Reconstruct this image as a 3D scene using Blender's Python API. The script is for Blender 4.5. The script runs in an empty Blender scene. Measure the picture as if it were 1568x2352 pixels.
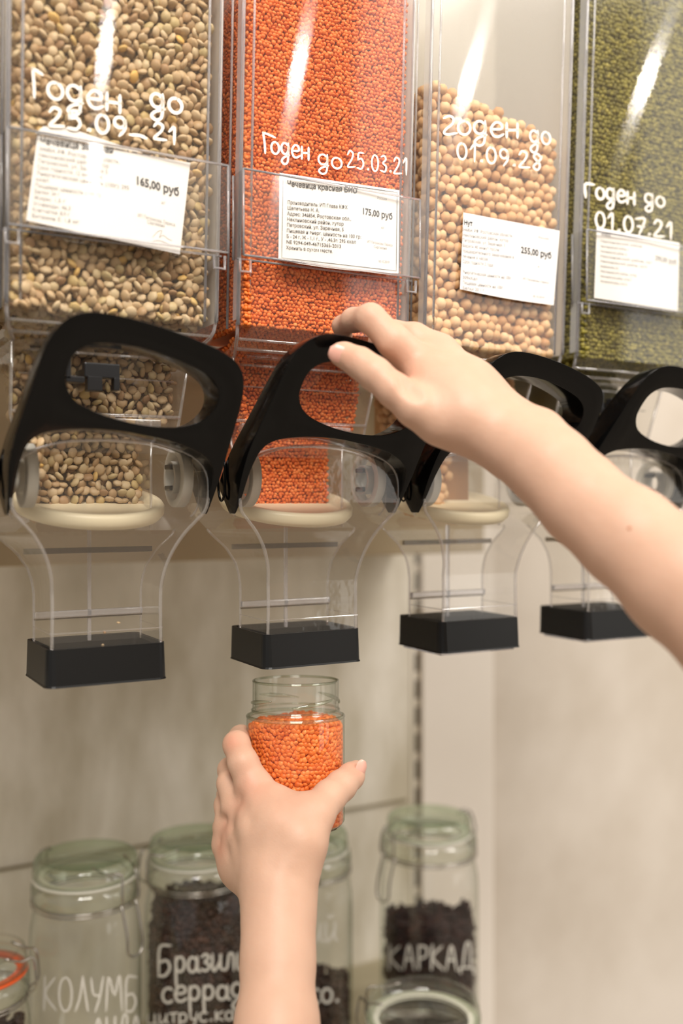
import bpy, bmesh, math, random
import numpy as np
from mathutils import Vector, Matrix
random.seed(7); rng = np.random.default_rng(7)
S = bpy.context.scene; COL = S.collection; D_ = bpy.data
FPX = 2300.0; PHI = math.atan(2300/4100.0); CP, SP = math.cos(PHI), math.sin(PHI); H = 1.45
# ---------------------------------------------------------------- camera, world, lights, exposure
cam = D_.cameras.new('camera'); co = D_.objects.new('camera', cam); COL.objects.link(co); S.camera = co
cam.sensor_fit = 'HORIZONTAL'; cam.sensor_width = 24; cam.lens = 24*FPX/1568; cam.shift_y = -22/1568
co.location = (0, 0, H); co.rotation_euler = (math.pi/2, 0, -PHI)
cam.clip_start = .01; cam.dof.use_dof = True; cam.dof.focus_distance = .745; cam.dof.aperture_fstop = 2.6; cam.dof.aperture_blades = 0
S.view_settings.view_transform = 'Standard'; S.view_settings.look = 'None'; S.view_settings.gamma = 1
S.view_settings.use_curve_mapping = False; S.view_settings.exposure = 0.35
S.cycles.transparent_max_bounces = 48; S.cycles.max_bounces = 14; S.cycles.transmission_bounces = 10; S.cycles.sample_clamp_indirect = 6
W = D_.worlds.new('world'); S.world = W; W.use_nodes = True
W.node_tree.nodes['Background'].inputs[0].default_value = (1, .955, .90, 1)
W.node_tree.nodes['Background'].inputs[1].default_value = .36
def area(name, loc, target, size, power, col=(1, .95, .885), sy=None, spread=None):
    l = D_.lights.new(name, 'AREA'); l.energy = power; l.color = col; l.size = size
    if sy: l.shape = 'RECTANGLE'; l.size_y = sy
    if spread: l.spread = spread
    o = D_.objects.new(name, l); COL.objects.link(o); o.location = loc
    o.rotation_euler = (Vector(target)-Vector(loc)).to_track_quat('-Z', 'Y').to_euler(); return o
area('ceiling_panel_light', (-.3, -.75, 3.1), (.4, .7, 1.4), 1.0, 54)
area('ceiling_panel_light', (1.6, -.6, 3.0), (.5, .8, 1.4), .8, 20)
def lamp(loc, e=6.0, r=.014):
    l = D_.lights.new('ceiling_spot_lamp', 'POINT'); l.energy = e; l.color = (1, .95, .885); l.shadow_soft_size = r
    o = D_.objects.new('ceiling_spot_lamp', l); COL.objects.link(o); o.location = loc
for q in [(1.25, -3.2, 3.1), (2.05, -2.9, 3.1), (2.75, -2.55, 3.1), (3.4, -2.1, 3.1), (.6, -3.4, 3.1)]: lamp(q)

# ---------------------------------------------------------------- helpers
def ray(px, py):
    a = (px-784)/FPX; b = -(py-1154)/FPX
    return np.array([SP+a*CP, CP-a*SP, b])
def P(px, py, Y, k=0.0, z0=0.0):
    d = ray(px, py); return d*((Y+k*z0)/(d[1]+k*d[2])) + np.array([0, 0, H])
def PD(px, py, D): return ray(px, py)*D + np.array([0, 0, H])
def mk(name, V, F, mat, parent=None, smooth=False, kind=None, label=None):
    V = np.asarray(V, dtype=float).reshape(-1, 3)
    if parent is not None: V = V-np.array(parent['_w'] if '_w' in parent else parent.location)
    me = D_.meshes.new(name); me.from_pydata(V.tolist(), [], F); me.update()
    if smooth: me.polygons.foreach_set('use_smooth', [True]*len(me.polygons))
    if mat: me.materials.append(mat)
    o = D_.objects.new(name, me); COL.objects.link(o)
    if parent is not None: o.parent = parent; o['_w'] = tuple(parent['_w'])
    if kind: o['kind'] = kind
    if label: o['label'] = label
    return o
def thing(name, loc, label, cat, group=None):
    o = D_.objects.new(name, None); COL.objects.link(o); o.location = loc; o.empty_display_size = .02
    o['_w'] = tuple(float(v) for v in loc); o['label'] = label; o['category'] = cat
    if group: o['group'] = group
    return o
def tag(o, label, cat, group=None, kind=None):
    o['label'] = label; o['category'] = cat
    if group: o['group'] = group
    if kind: o['kind'] = kind
    return o
class MB:
    def __init__(s): s.V = []; s.F = []
    def add(s, V, F):
        n = len(s.V); s.V += [tuple(map(float, v)) for v in V]; s.F += [tuple(i+n for i in f) for f in F]; return s
    def box(s, x0, x1, y0, y1, z0, z1, bev=0):
        if bev <= 0:
            V = [(x, y, z) for x in (x0, x1) for y in (y0, y1) for z in (z0, z1)]
            return s.add(V, [(0, 1, 3, 2), (4, 6, 7, 5), (0, 4, 5, 1), (2, 3, 7, 6), (0, 2, 6, 4), (1, 5, 7, 3)])
        bm = bmesh.new(); bmesh.ops.create_cube(bm, size=1)
        for v in bm.verts: v.co = Vector(((x0+x1)/2+v.co.x*(x1-x0), (y0+y1)/2+v.co.y*(y1-y0), (z0+z1)/2+v.co.z*(z1-z0)))
        bmesh.ops.bevel(bm, geom=bm.edges[:], offset=bev, segments=2, affect='EDGES', profile=.5)
        bm.verts.index_update(); V = [v.co[:] for v in bm.verts]; F = [tuple(v.index for v in f.verts) for f in bm.faces]; bm.free()
        return s.add(V, F)
    def tube(s, pts, r, n=8, closed=False, caps=True):
        pts = [np.array(p, float) for p in pts]; m = len(pts); rr = r if hasattr(r, '__len__') else [r]*m
        V = []; prev = None
        for i, p in enumerate(pts):
            a = pts[(i-1) % m] if (closed or i > 0) else p; b = pts[(i+1) % m] if (closed or i < m-1) else p
            t = b-a; t = t/(np.linalg.norm(t)+1e-12)
            if prev is None:
                u = np.cross(t, [0, 0, 1]);
                if np.linalg.norm(u) < 1e-3: u = np.cross(t, [1, 0, 0])
            else: u = prev-t*np.dot(prev, t)
            u = u/np.linalg.norm(u); prev = u; w = np.cross(t, u)
            for j in range(n):
                an = 2*math.pi*j/n; V.append(p+rr[i]*(math.cos(an)*u+math.sin(an)*w))
        F = []
        for i in range(m if closed else m-1):
            for j in range(n):
                a = i*n+j; b = i*n+(j+1) % n; c = ((i+1) % m)*n+(j+1) % n; d = ((i+1) % m)*n+j; F.append((a, b, c, d))
        if caps and not closed: F.append(tuple(range(n))[::-1]); F.append(tuple((m-1)*n+j for j in range(n)))
        return s.add(V, F)
    def lathe(s, prof, c=(0, 0, 0), n=48, M=None):
        V = []; F = []; m = len(prof)
        for r, z in prof:
            for j in range(n):
                a = 2*math.pi*j/n; v = np.array([r*math.cos(a), r*math.sin(a), z])
                if M is not None: v = M @ v
                V.append(v+np.array(c))
        for i in range(m-1):
            for j in range(n): F.append((i*n+j, i*n+(j+1) % n, (i+1)*n+(j+1) % n, (i+1)*n+j))
        return s.add(V, F)
    def build(s, name, mat, parent=None, **k): return mk(name, s.V, s.F, mat, parent, **k)
def catmull(pts, n=6):
    pts = [np.array(p, float) for p in pts]
    if len(pts) < 3: return pts
    out = []; q = [2*pts[0]-pts[1]]+pts+[2*pts[-1]-pts[-2]]
    for i in range(1, len(q)-2):
        for t in np.linspace(0, 1, n, endpoint=False):
            out.append(.5*((2*q[i])+(-q[i-1]+q[i+1])*t+(2*q[i-1]-5*q[i]+4*q[i+1]-q[i+2])*t*t+(-q[i-1]+3*q[i]-3*q[i+1]+q[i+2])*t**3))
    return out+[pts[-1]]
def catmull_c(pts, n=4):
    m = len(pts); pts = [np.array(p, float) for p in pts]; out = []
    for i in range(m):
        a, b, c, d = pts[i-1], pts[i], pts[(i+1) % m], pts[(i+2) % m]
        for t in np.linspace(0, 1, n, endpoint=False):
            out.append(.5*((2*b)+(-a+c)*t+(2*a-5*b+4*c-d)*t*t+(-a+3*b-3*c+d)*t**3))
    return out
# ---------------------------------------------------------------- materials
def srgb(r, g, b):
    f = lambda v: ((v/255+.055)/1.055)**2.4 if v > 10 else v/255/12.92
    return (f(r), f(g), f(b), 1)
def newmat(name):
    m = D_.materials.new(name); m.use_nodes = True; t = m.node_tree; return m, t.nodes, t.links
def pmat(name, col, rough=.5, spec=.5, metal=0, sss=0, coat=0, bump=None):
    m, N, L = newmat(name); b = N['Principled BSDF']; b.inputs['Base Color'].default_value = col; b.inputs['Roughness'].default_value = rough
    b.inputs['Specular IOR Level'].default_value = spec; b.inputs['Metallic'].default_value = metal
    if coat: b.inputs['Coat Weight'].default_value = coat; b.inputs['Coat Roughness'].default_value = .08
    if sss:
        b.inputs['Subsurface Weight'].default_value = sss; b.inputs['Subsurface Radius'].default_value = (1, .35, .2); b.inputs['Subsurface Scale'].default_value = .006
    if bump:
        n = N.new('ShaderNodeTexNoise'); n.inputs['Scale'].default_value = bump[0]; n.inputs['Detail'].default_value = 4
        tc = N.new('ShaderNodeTexCoord'); L.new(tc.outputs['Object'], n.inputs['Vector'])
        bp = N.new('ShaderNodeBump'); bp.inputs['Strength'].default_value = bump[1]; bp.inputs['Distance'].default_value = .001
        L.new(n.outputs['Fac'], bp.inputs['Height']); L.new(bp.outputs['Normal'], b.inputs['Normal'])
    return m
def clearmat(name, tint=(.97, .965, .95, 1), haze=.03, base=.05, rough=.06, aniso=0, edge=.85, hazecol=(.8, .74, .66, 1), bump=None, edgetint=None):
    """thin transparent sheet: straight-through light, a mirror share that grows at grazing angles, a little haze"""
    m, N, L = newmat(name); N.remove(N['Principled BSDF']); out = N['Material Output']
    tr = N.new('ShaderNodeBsdfTransparent'); tr.inputs[0].default_value = tint
    gl = N.new('ShaderNodeBsdfAnisotropic'); gl.inputs['Roughness'].default_value = rough; gl.inputs['Color'].default_value = (1, 1, 1, 1)
    if aniso:
        gl.inputs['Anisotropy'].default_value = aniso; tg = N.new('ShaderNodeCombineXYZ'); tg.inputs[0].default_value = 1.0; L.new(tg.outputs[0], gl.inputs['Tangent'])
    df = N.new('ShaderNodeBsdfDiffuse'); df.inputs[0].default_value = hazecol
    lw = N.new('ShaderNodeLayerWeight'); lw.inputs['Blend'].default_value = .5
    pw = N.new('ShaderNodeMath'); pw.operation = 'POWER'; pw.inputs[1].default_value = 4.0; L.new(lw.outputs['Facing'], pw.inputs[0])
    ma = N.new('ShaderNodeMath'); ma.operation = 'MULTIPLY_ADD'; ma.inputs[1].default_value = edge; ma.inputs[2].default_value = base; L.new(pw.outputs[0], ma.inputs[0])
    if edgetint:
        mc = N.new('ShaderNodeMix'); mc.data_type = 'RGBA'; L.new(pw.outputs[0], mc.inputs['Factor'])
        mc.inputs['A'].default_value = tint; mc.inputs['B'].default_value = edgetint; L.new(mc.outputs['Result'], tr.inputs[0])
    m1 = N.new('ShaderNodeMixShader'); m1.inputs[0].default_value = haze; L.new(tr.outputs[0], m1.inputs[1]); L.new(df.outputs[0], m1.inputs[2])
    m2 = N.new('ShaderNodeMixShader'); L.new(ma.outputs[0], m2.inputs[0]); L.new(m1.outputs[0], m2.inputs[1]); L.new(gl.outputs[0], m2.inputs[2])
    if bump:
        tc = N.new('ShaderNodeTexCoord'); n = N.new('ShaderNodeTexNoise'); n.inputs['Scale'].default_value = bump[0]; L.new(tc.outputs['Object'], n.inputs['Vector'])
        bp = N.new('ShaderNodeBump'); bp.inputs['Strength'].default_value = bump[1]; bp.inputs['Distance'].default_value = .002; L.new(n.outputs['Fac'], bp.inputs['Height']); L.new(bp.outputs['Normal'], gl.inputs['Normal'])
    L.new(m2.outputs[0], out.inputs[0]); return m
def grainmat(name, cols, rough=.5, scale=0):
    m, N, L = newmat(name); b = N['Principled BSDF']; b.inputs['Roughness'].default_value = rough; b.inputs['Specular IOR Level'].default_value = .35
    at = N.new('ShaderNodeAttribute'); at.attribute_name = 'rnd'; cr = N.new('ShaderNodeValToRGB'); cr.color_ramp.interpolation = 'LINEAR'
    while len(cr.color_ramp.elements) < len(cols): cr.color_ramp.elements.new(.5)
    for i, c in enumerate(cols): cr.color_ramp.elements[i].position = i/(len(cols)-1); cr.color_ramp.elements[i].color = srgb(*c)
    L.new(at.outputs['Fac'], cr.inputs[0]); L.new(cr.outputs[0], b.inputs['Base Color'])
    b.inputs['Subsurface Weight'].default_value = .12; b.inputs['Subsurface Scale'].default_value = .002; b.inputs['Subsurface Radius'].default_value = (1, .5, .3)
    return m
def mottle(name, c1, c2, scale=(1, 1, 1), s=4, rough=.8, bump=.15, c3=None):
    m, N, L = newmat(name); b = N['Principled BSDF']; b.inputs['Roughness'].default_value = rough; b.inputs['Specular IOR Level'].default_value = .25
    tc = N.new('ShaderNodeTexCoord'); mp = N.new('ShaderNodeMapping'); mp.inputs['Scale'].default_value = scale; L.new(tc.outputs['Object'], mp.inputs[0])
    n = N.new('ShaderNodeTexNoise'); n.inputs['Scale'].default_value = s; n.inputs['Detail'].default_value = 5; n.inputs['Roughness'].default_value = .55; L.new(mp.outputs[0], n.inputs['Vector'])
    cr = N.new('ShaderNodeValToRGB'); cr.color_ramp.elements[0].position = .36; cr.color_ramp.elements[1].position = .66
    cr.color_ramp.elements[0].color = srgb(*c1); cr.color_ramp.elements[1].color = srgb(*c2); L.new(n.outputs['Fac'], cr.inputs[0])
    L.new(cr.outputs[0], b.inputs['Base Color'])
    if bump:
        bp = N.new('ShaderNodeBump'); bp.inputs['Strength'].default_value = bump; bp.inputs['Distance'].default_value = .004; L.new(n.outputs['Fac'], bp.inputs['Height']); L.new(bp.outputs['Normal'], b.inputs['Normal'])
    return m
M = {}
M['clear'] = clearmat('clear_plastic', haze=.035, base=.05, rough=.05)
M['front'] = clearmat('clear_bin_plastic', haze=.03, base=.055, rough=.05, aniso=.85)
M['holder'] = clearmat('label_holder_plastic', haze=.06, base=.055, rough=.05, aniso=.85, hazecol=(.85, .8, .74, 1))
M['milky'] = clearmat('milky_plastic', haze=.8, base=.05, rough=.15, hazecol=srgb(222, 216, 206))
M['flange'] = clearmat('flange_highlight', haze=.42, base=.1, rough=.1, hazecol=(.9, .88, .86, 1))  # whitish haze stands in for light caught on the flange edge
M['spout'] = clearmat('spout_plastic', tint=(.955, .95, .94, 1), haze=.045, base=.045, rough=.07, bump=(90, .12))
M['edge'] = pmat('polished_plastic_edge', (.86, .84, .86, 1), .08, .8); M['edge'].node_tree.nodes['Principled BSDF'].inputs['Transmission Weight'].default_value = .78
M['soft'] = clearmat('inner_plastic_edge', tint=(.9, .89, .9, 1), haze=.12, base=.14, rough=.08, edge=.5)
M['frost'] = pmat('frosted_plastic', srgb(225, 220, 208), .4, .5); M['frost'].node_tree.nodes['Principled BSDF'].inputs['Transmission Weight'].default_value = .45
M['cream'] = pmat('cream_plastic', srgb(238, 224, 190), .4, .5)
M['black'] = pmat('glossy_black_plastic', (.003, .003, .003, 1), .13, .24)
M['blackmat'] = pmat('satin_black_rubber', (.007, .007, .007, 1), .42, .3)
M['darkclip'] = pmat('dark_clip_plastic', (.012, .012, .013, 1), .3)
M['smoke'] = clearmat('smoky_plastic_strip', tint=(.42, .38, .33, 1), haze=.1, base=.04)
M['paper'] = pmat('white_paper', srgb(243, 238, 233), .65, .2)
M['ink'] = pmat('printer_ink', (.03, .03, .035, 1), .6); M['inkl'] = pmat('faded_ink', (.30, .29, .29, 1), .6)
M['marker'] = pmat('white_marker', srgb(248, 240, 228), .55, .2); M['markerg'] = pmat('grey_white_marker', srgb(205, 200, 190), .55, .2)
M['glass'] = clearmat('jar_glass', tint=(.985, .99, .975, 1), haze=.012, base=.045, rough=.02, edge=.55, edgetint=(.30, .36, .27, 1))
M['glassthick'] = clearmat('thick_jar_glass', tint=(.84, .87, .80, 1), haze=.02, base=.09, rough=.03, edge=.6, edgetint=(.22, .28, .2, 1), bump=(60, .2))
M['glassgreen'] = clearmat('green_lid_glass', tint=(.86, .92, .83, 1), haze=.08, base=.08, rough=.05, edge=.4, hazecol=srgb(190, 205, 175), edgetint=(.12, .25, .1, 1))
M['gasket'] = pmat('white_rubber_gasket', srgb(225, 222, 208), .5); M['gasketo'] = pmat('orange_rubber_gasket', srgb(235, 95, 35), .45)
M['wire'] = pmat('steel_wire', (.45, .42, .38, 1), .25, metal=1)
M['lent_b'] = grainmat('brown_green_lentil', [(146, 110, 76), (172, 138, 100), (186, 156, 116), (196, 168, 130), (206, 182, 146), (186, 164, 116), (226, 178, 92)])
M['lent_r'] = grainmat('red_lentil', [(210, 94, 26), (228, 112, 38), (237, 127, 54), (243, 148, 80)], .45)
M['chick'] = grainmat('chickpea', [(190, 138, 88), (214, 168, 118), (226, 186, 138), (232, 196, 152)], .6)
M['mung'] = grainmat('mung_bean', [(80, 72, 18), (112, 102, 32), (136, 126, 46), (164, 150, 70)], .45)
M['bean'] = grainmat('coffee_bean', [(30, 16, 10), (52, 28, 18), (74, 42, 26)], .35)
M['petal'] = grainmat('hibiscus_petal', [(24, 10, 12), (40, 16, 16), (62, 26, 18)], .6)
M['wallL'] = mottle('concrete_wall', (204, 194, 172), (250, 243, 230), (3.2, 1, 1.1), 3.4)
M['wallR'] = mottle('plastered_wall', (208, 196, 181), (230, 220, 208), (1, 1, .9), 3.2, bump=.05)
M['column'] = mottle('white_column', (238, 228, 216), (244, 235, 224), (1, 1, 1), 3, bump=.02)
M['board'] = mottle('tan_board', (172, 152, 122), (184, 166, 136), (1, 1, 1), 3, bump=.02)
M['slot'] = pmat('dark_slot', (.16, .13, .08, 1), .8)
M['steel'] = pmat('painted_steel', srgb(206, 196, 170), .5)
M['wood'] = mottle('shelf_board', (176, 166, 140), (190, 180, 154), (1, 6, 1), 5)

# ---------------------------------------------------------------- the setting
YW = 1.2
def struct(name, mb, mat): o = mb.build(name, mat); o['kind'] = 'structure'; return o
xs = P(959, 1500, YW)[0]; xc0 = P(971, 1500, YW-.012)[0]; xc1 = P(1134, 1500, YW-.012)[0]
struct('wall_back', MB().box(-1.6, xs+.02, YW, YW+.05, 0, 2.9), M['wallL'])
struct('wall_right', MB().box(xs+.02, 4.2, YW, YW+.05, 0, 2.9), M['wallR'])
struct('trim_1', MB().box(xc0, xc1, YW-.012, YW, 0, 2.9, .001), M['column'])
struct('floor', MB().box(-1.6, 4.2, -4.0, YW+.05, -.05, 0), mottle('floor_tiles', (150, 140, 128), (170, 160, 148), (1, 1, 1), 2))
zl = P(0, 1997, YW)[2]
struct('trim_2', MB().box(-1.6, xs-.02, YW-.004, YW, zl-.0012, zl+.0012), pmat('joint_strip', srgb(140, 128, 100), .7))
t = thing('slotted_upright', (xs, YW, .3), 'pale steel slotted shelf upright on the wall beside the white column', 'shelf bracket')
MB().box(xs-.0125, xs+.0125, YW-.002, YW, .3, 2.2).build('upright_strip', M['wallL'], t)
sl = None
for i in range(16):
    z0 = P(959, 1522, YW-.006)[2]-.0385*i+.0385*5
    if sl is None: sl = MB().box(xs-.0062, xs+.0062, YW-.0032, YW-.0016, z0-.013, z0+.013, .0005).build('slot', M['slot'], t)
    else:
        q = sl.copy(); COL.objects.link(q); q.location.z -= .0385*i
struct('wall_front', MB().box(-1.6, 2.93, -4.1, -4.0, 0, 4.8).box(2.93, 9, -4.1, -4.0, 0, .25).box(4.66, 5.2, -4.1, -4.0, .25, 4.8), M['board'])
wp = newmat('reflected_glow'); wp[1].remove(wp[1]['Principled BSDF']); em_ = wp[1].new('ShaderNodeEmission'); em_.inputs[0].default_value = (1, .95, .88, 1); em_.inputs[1].default_value = 1.5; wp[2].new(em_.outputs[0], wp[1]['Material Output'].inputs[0])  # emission for the added panes, mirrored as pale areas on the bins
for k_, (a_, b_) in enumerate([(2.93, 4.66), (5.2, 7.4)]):  # unseen glowing panes added behind the camera for the bins to reflect
    w_ = struct('glow_pane_%d' % (k_+1), MB().box(a_, b_, -4.06, -4.05, .25, 4.8), wp[0])
    f_ = MB().box(a_, a_+.04, -4.04, -3.99, .25, 4.8).box(b_-.04, b_, -4.04, -3.99, .25, 4.8).box(a_, b_, -4.04, -3.99, .25, .30); f_.build('glow_pane_frame', M['steel'])['kind'] = 'structure'
XB = .765
bd = thing('mounting_board', (.2, 1.1, H-.062), 'tan wall-mounted board behind the row of dispensers', 'board')
MB().box(-.6, XB, 1.0, YW, H-.062, H+.20, .002).build('board_panel', M['board'], bd)
sh = thing('jar_shelf', (.2, 1.05, H-.655), 'wall shelf carrying the row of swing-top glass jars', 'shelf')
MB().box(-.5, .745, .74, YW, H-.655, H-.64, .002).build('shelf_board', M['wood'], sh)

# ---------------------------------------------------------------- grains
def lens_base(seg=8, rings=4):
    V = [(0, 0, 1)]; F = []
    for i in range(1, rings):
        a = math.pi*i/rings
        for j in range(seg): V.append((math.sin(a)*math.cos(2*math.pi*j/seg), math.sin(a)*math.sin(2*math.pi*j/seg), math.cos(a)))
    V.append((0, 0, -1)); L_ = len(V)-1
    for j in range(seg): F.append((0, 1+j, 1+(j+1) % seg)); F.append((L_, L_-seg+(j+1) % seg, L_-seg+j))
    for i in range(rings-2):
        for j in range(seg):
            a = 1+i*seg+j; b = 1+i*seg+(j+1) % seg; F.append((a, a+seg, b+seg)); F.append((a, b+seg, b))
    return np.array(V), np.array(F)
def rand_rot(n, flat=0, axis=None):
    """random rotations; flat in 0..1 biases the lens axis towards `axis`"""
    d = rng.normal(size=(n, 3)); d /= np.linalg.norm(d, axis=1)[:, None]
    if axis is not None:
        ax = np.asarray(axis, float); ax = ax/np.linalg.norm(ax, axis=-1, keepdims=True)
        d = d*(1-flat)+ax*flat*np.sign(rng.normal(size=(n, 1))+2); d /= np.linalg.norm(d, axis=1)[:, None]
    u = np.cross(d, rng.normal(size=(n, 3))); u /= np.linalg.norm(u, axis=1)[:, None]; w = np.cross(d, u)
    return np.stack([u, w, d], axis=2)
def grains(name, pts, dims, mat, seg=8, rings=4, flat=0, axis=None, parent=None, var=.12, extra=None):
    pts = np.asarray(pts); n = len(pts); B, F = lens_base(seg, rings); R = rand_rot(n, flat, axis)
    sc = (1+rng.uniform(-var, var, (n, 1)))*np.asarray(dims)[None]
    V = np.einsum('nij,nvj->nvi', R, B[None]*sc[:, None, :])+pts[:, None, :]
    rnd = np.repeat(np.clip(rng.beta(2, 2, n), 0, 1), len(B)); Fa = (F[None]+np.arange(n)[:, None, None]*len(B)).reshape(-1, 3); V = V.reshape(-1, 3)
    if extra is not None:
        EV, EF = extra; Fa = np.vstack([Fa, np.array(EF)+len(V)]); V = np.vstack([V, EV]); rnd = np.concatenate([rnd, np.full(len(EV), .1)])
    if parent is not None: V = V-np.array(parent['_w'])
    me = D_.meshes.new(name); me.vertices.add(len(V)); me.vertices.foreach_set('co', V.astype(np.float32).ravel())
    me.loops.add(len(Fa)*3); me.loops.foreach_set('vertex_index', Fa.astype(np.int32).ravel()); me.polygons.add(len(Fa))
    me.polygons.foreach_set('loop_start', np.arange(0, len(Fa)*3, 3, dtype=np.int32)); me.polygons.foreach_set('use_smooth', np.ones(len(Fa), dtype=bool))
    at = me.attributes.new('rnd', 'FLOAT', 'POINT'); at.data.foreach_set('value', rnd.astype(np.float32)); me.update(calc_edges=True); me.materials.append(mat)
    o = D_.objects.new(name, me); COL.objects.link(o)
    if parent is not None: o.parent = parent
    return o
def hexpts(a0, a1, b0, b1, s, jit=.22):
    out = []; r = 0; b = b0
    while b < b1:
        a = a0+(s/2 if r % 2 else 0)
        while a < a1: out.append((a+rng.uniform(-jit, jit)*s, b+rng.uniform(-jit, jit)*s)); a += s
        b += s*.866; r += 1
    return np.array(out)
def tribox(x0, x1, y0, y1, z0, z1):
    V = [(x, y, z) for x in (x0, x1) for y in (y0, y1) for z in (z0, z1)]
    Q = [(0, 1, 3, 2), (4, 6, 7, 5), (0, 4, 5, 1), (2, 3, 7, 6), (0, 2, 6, 4), (1, 5, 7, 3)]
    return np.array(V), [(q[0], q[1], q[2]) for q in Q]+[(q[0], q[2], q[3]) for q in Q]
PITCH = .1585; XC1 = .3545
def yfront(z): return .655-.045*((z-H)-.13)
def fill_bin(n, s, rad, ztop, depth=.12, top=None, layers=3):
    """grain centres just behind the front panel and the left side of bin n, following the lean of the panel"""
    xc = XC1+PITCH*(n-1); pts = []
    for l in range(layers):
        q = hexpts(xc-.0675+rad, xc+.0675-rad, H+.127+rad*.5, H+ztop, s)
        for a, b in q: pts.append((a, yfront(b)+.0025+rad+l*s*.72+rng.uniform(-.2, .2)*s, b))
        if l < 2:
            q = hexpts(yfront(H+.3)+s*1.5, .655+depth, H+.127, H+ztop, s)
            for a, b in q: pts.append((xc-.0675+rad+l*s*.72+rng.uniform(-.2, .2)*s, a, b))
    # rounded foot of the bin: grains recede along the curved underside
    q = hexpts(xc-.064+rad, xc+.064-rad, 0, .05, s)
    for a, t in q: pts.append((a, .662+t*.9+rng.uniform(0, .3)*s, H+.126-t*.28+rng.uniform(0, .3)*s))
    pts = np.array(pts)
    if top is not None: pts = pts[[top(p[0]-xc, p[1], p[2]-H) for p in pts]]
    return pts
def column(n, s, rad, x0=-.0375, x1=.0375, zt=.118, zb=-.013):
    xc = XC1+PITCH*(n-1); pts = []
    for l in range(2):
        for a, b in hexpts(xc+x0, xc+x1, H+zb+.004, H+.06, s): pts.append((a, .722+l*s*.75+rng.uniform(-.15, .15)*s, b+abs(rng.normal())*.0))
        for a, b in hexpts(xc-.056, xc+.056, H+.06, H+zt, s): pts.append((a, .712-(b-H-.06)*.25+l*s*.75, b))
        for a, b in hexpts(.70, .76, H+.02, H+zt, s): pts.append((xc-.045-max(0, b-H-.06)*.2+l*s*.7, a, b))
    return np.array(pts)
def core(n, zt, zb=.13, inset=.012):
    xc = XC1+PITCH*(n-1); V = []; F = []
    a = tribox(xc-.0675+inset, xc+.0675-inset, .655+inset+.006, .655+.125, H+zb, H+zt)
    b = tribox(xc-.0375+.008, xc+.0375-.008, .733, .755, H-.006, H+.07)
    c = tribox(xc-.056+.012, xc+.056-.012, .722, .775, H+.06, H+.125)
    for v, f in (a, b, c): F += [tuple(i+len(V) for i in q) for q in f]; V += list(map(tuple, v))
    return np.array(V), F
def grain_mass(name, n, s, rad, dims, ztop, mat, label, cat, **k):
    top = k.pop('top', None); col = k.pop('col', True); flat = k.pop('flat', 0); zc = k.pop('zc', ztop)
    pts = fill_bin(n, s, rad, ztop, top=top)
    if col: pts = np.vstack([pts, column(n, s, rad, **k)])
    ex = core(n, zc)
    o = grains(name, pts, dims, mat, flat=flat, axis=(0, 1, .2), extra=ex)
    tag(o, label, cat, kind='stuff'); return o
grain_mass('green_lentils', 0, .0064, .0028, (.0041, .0041, .0018), .40, M['lent_b'], 'large brown-green lentils filling the leftmost clear bin', 'lentils', flat=.45)
grain_mass('red_lentils', 1, .0031, .0014, (.0019, .0019, .0012), .40, M['lent_r'], 'orange-red lentils filling the clear bin above the held jar', 'lentils', flat=.45)
chtop = lambda x, y, z: z < .330-.22*max(0, x+.045)-.5*max(0, y-.68)+.003*math.sin(x*260)
grain_mass('chickpeas', 2, .0088, .0044, (.0048, .0048, .0046), .40, M['chick'], 'pale beige chickpeas heaped on a slope in the third bin', 'chickpeas', top=chtop, zc=.27, x1=.0)
grain_mass('mung_beans', 3, .0040, .0019, (.0023, .0021, .0019), .52, M['mung'], 'small olive-green mung beans filling the rightmost bin', 'beans', col=False)
grain_mass('dark_beans', -1, .0060, .0028, (.0034, .003, .0028), .34, M['lent_b'], 'brown pulses in the bin cut off by the left picture edge', 'lentils')

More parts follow.
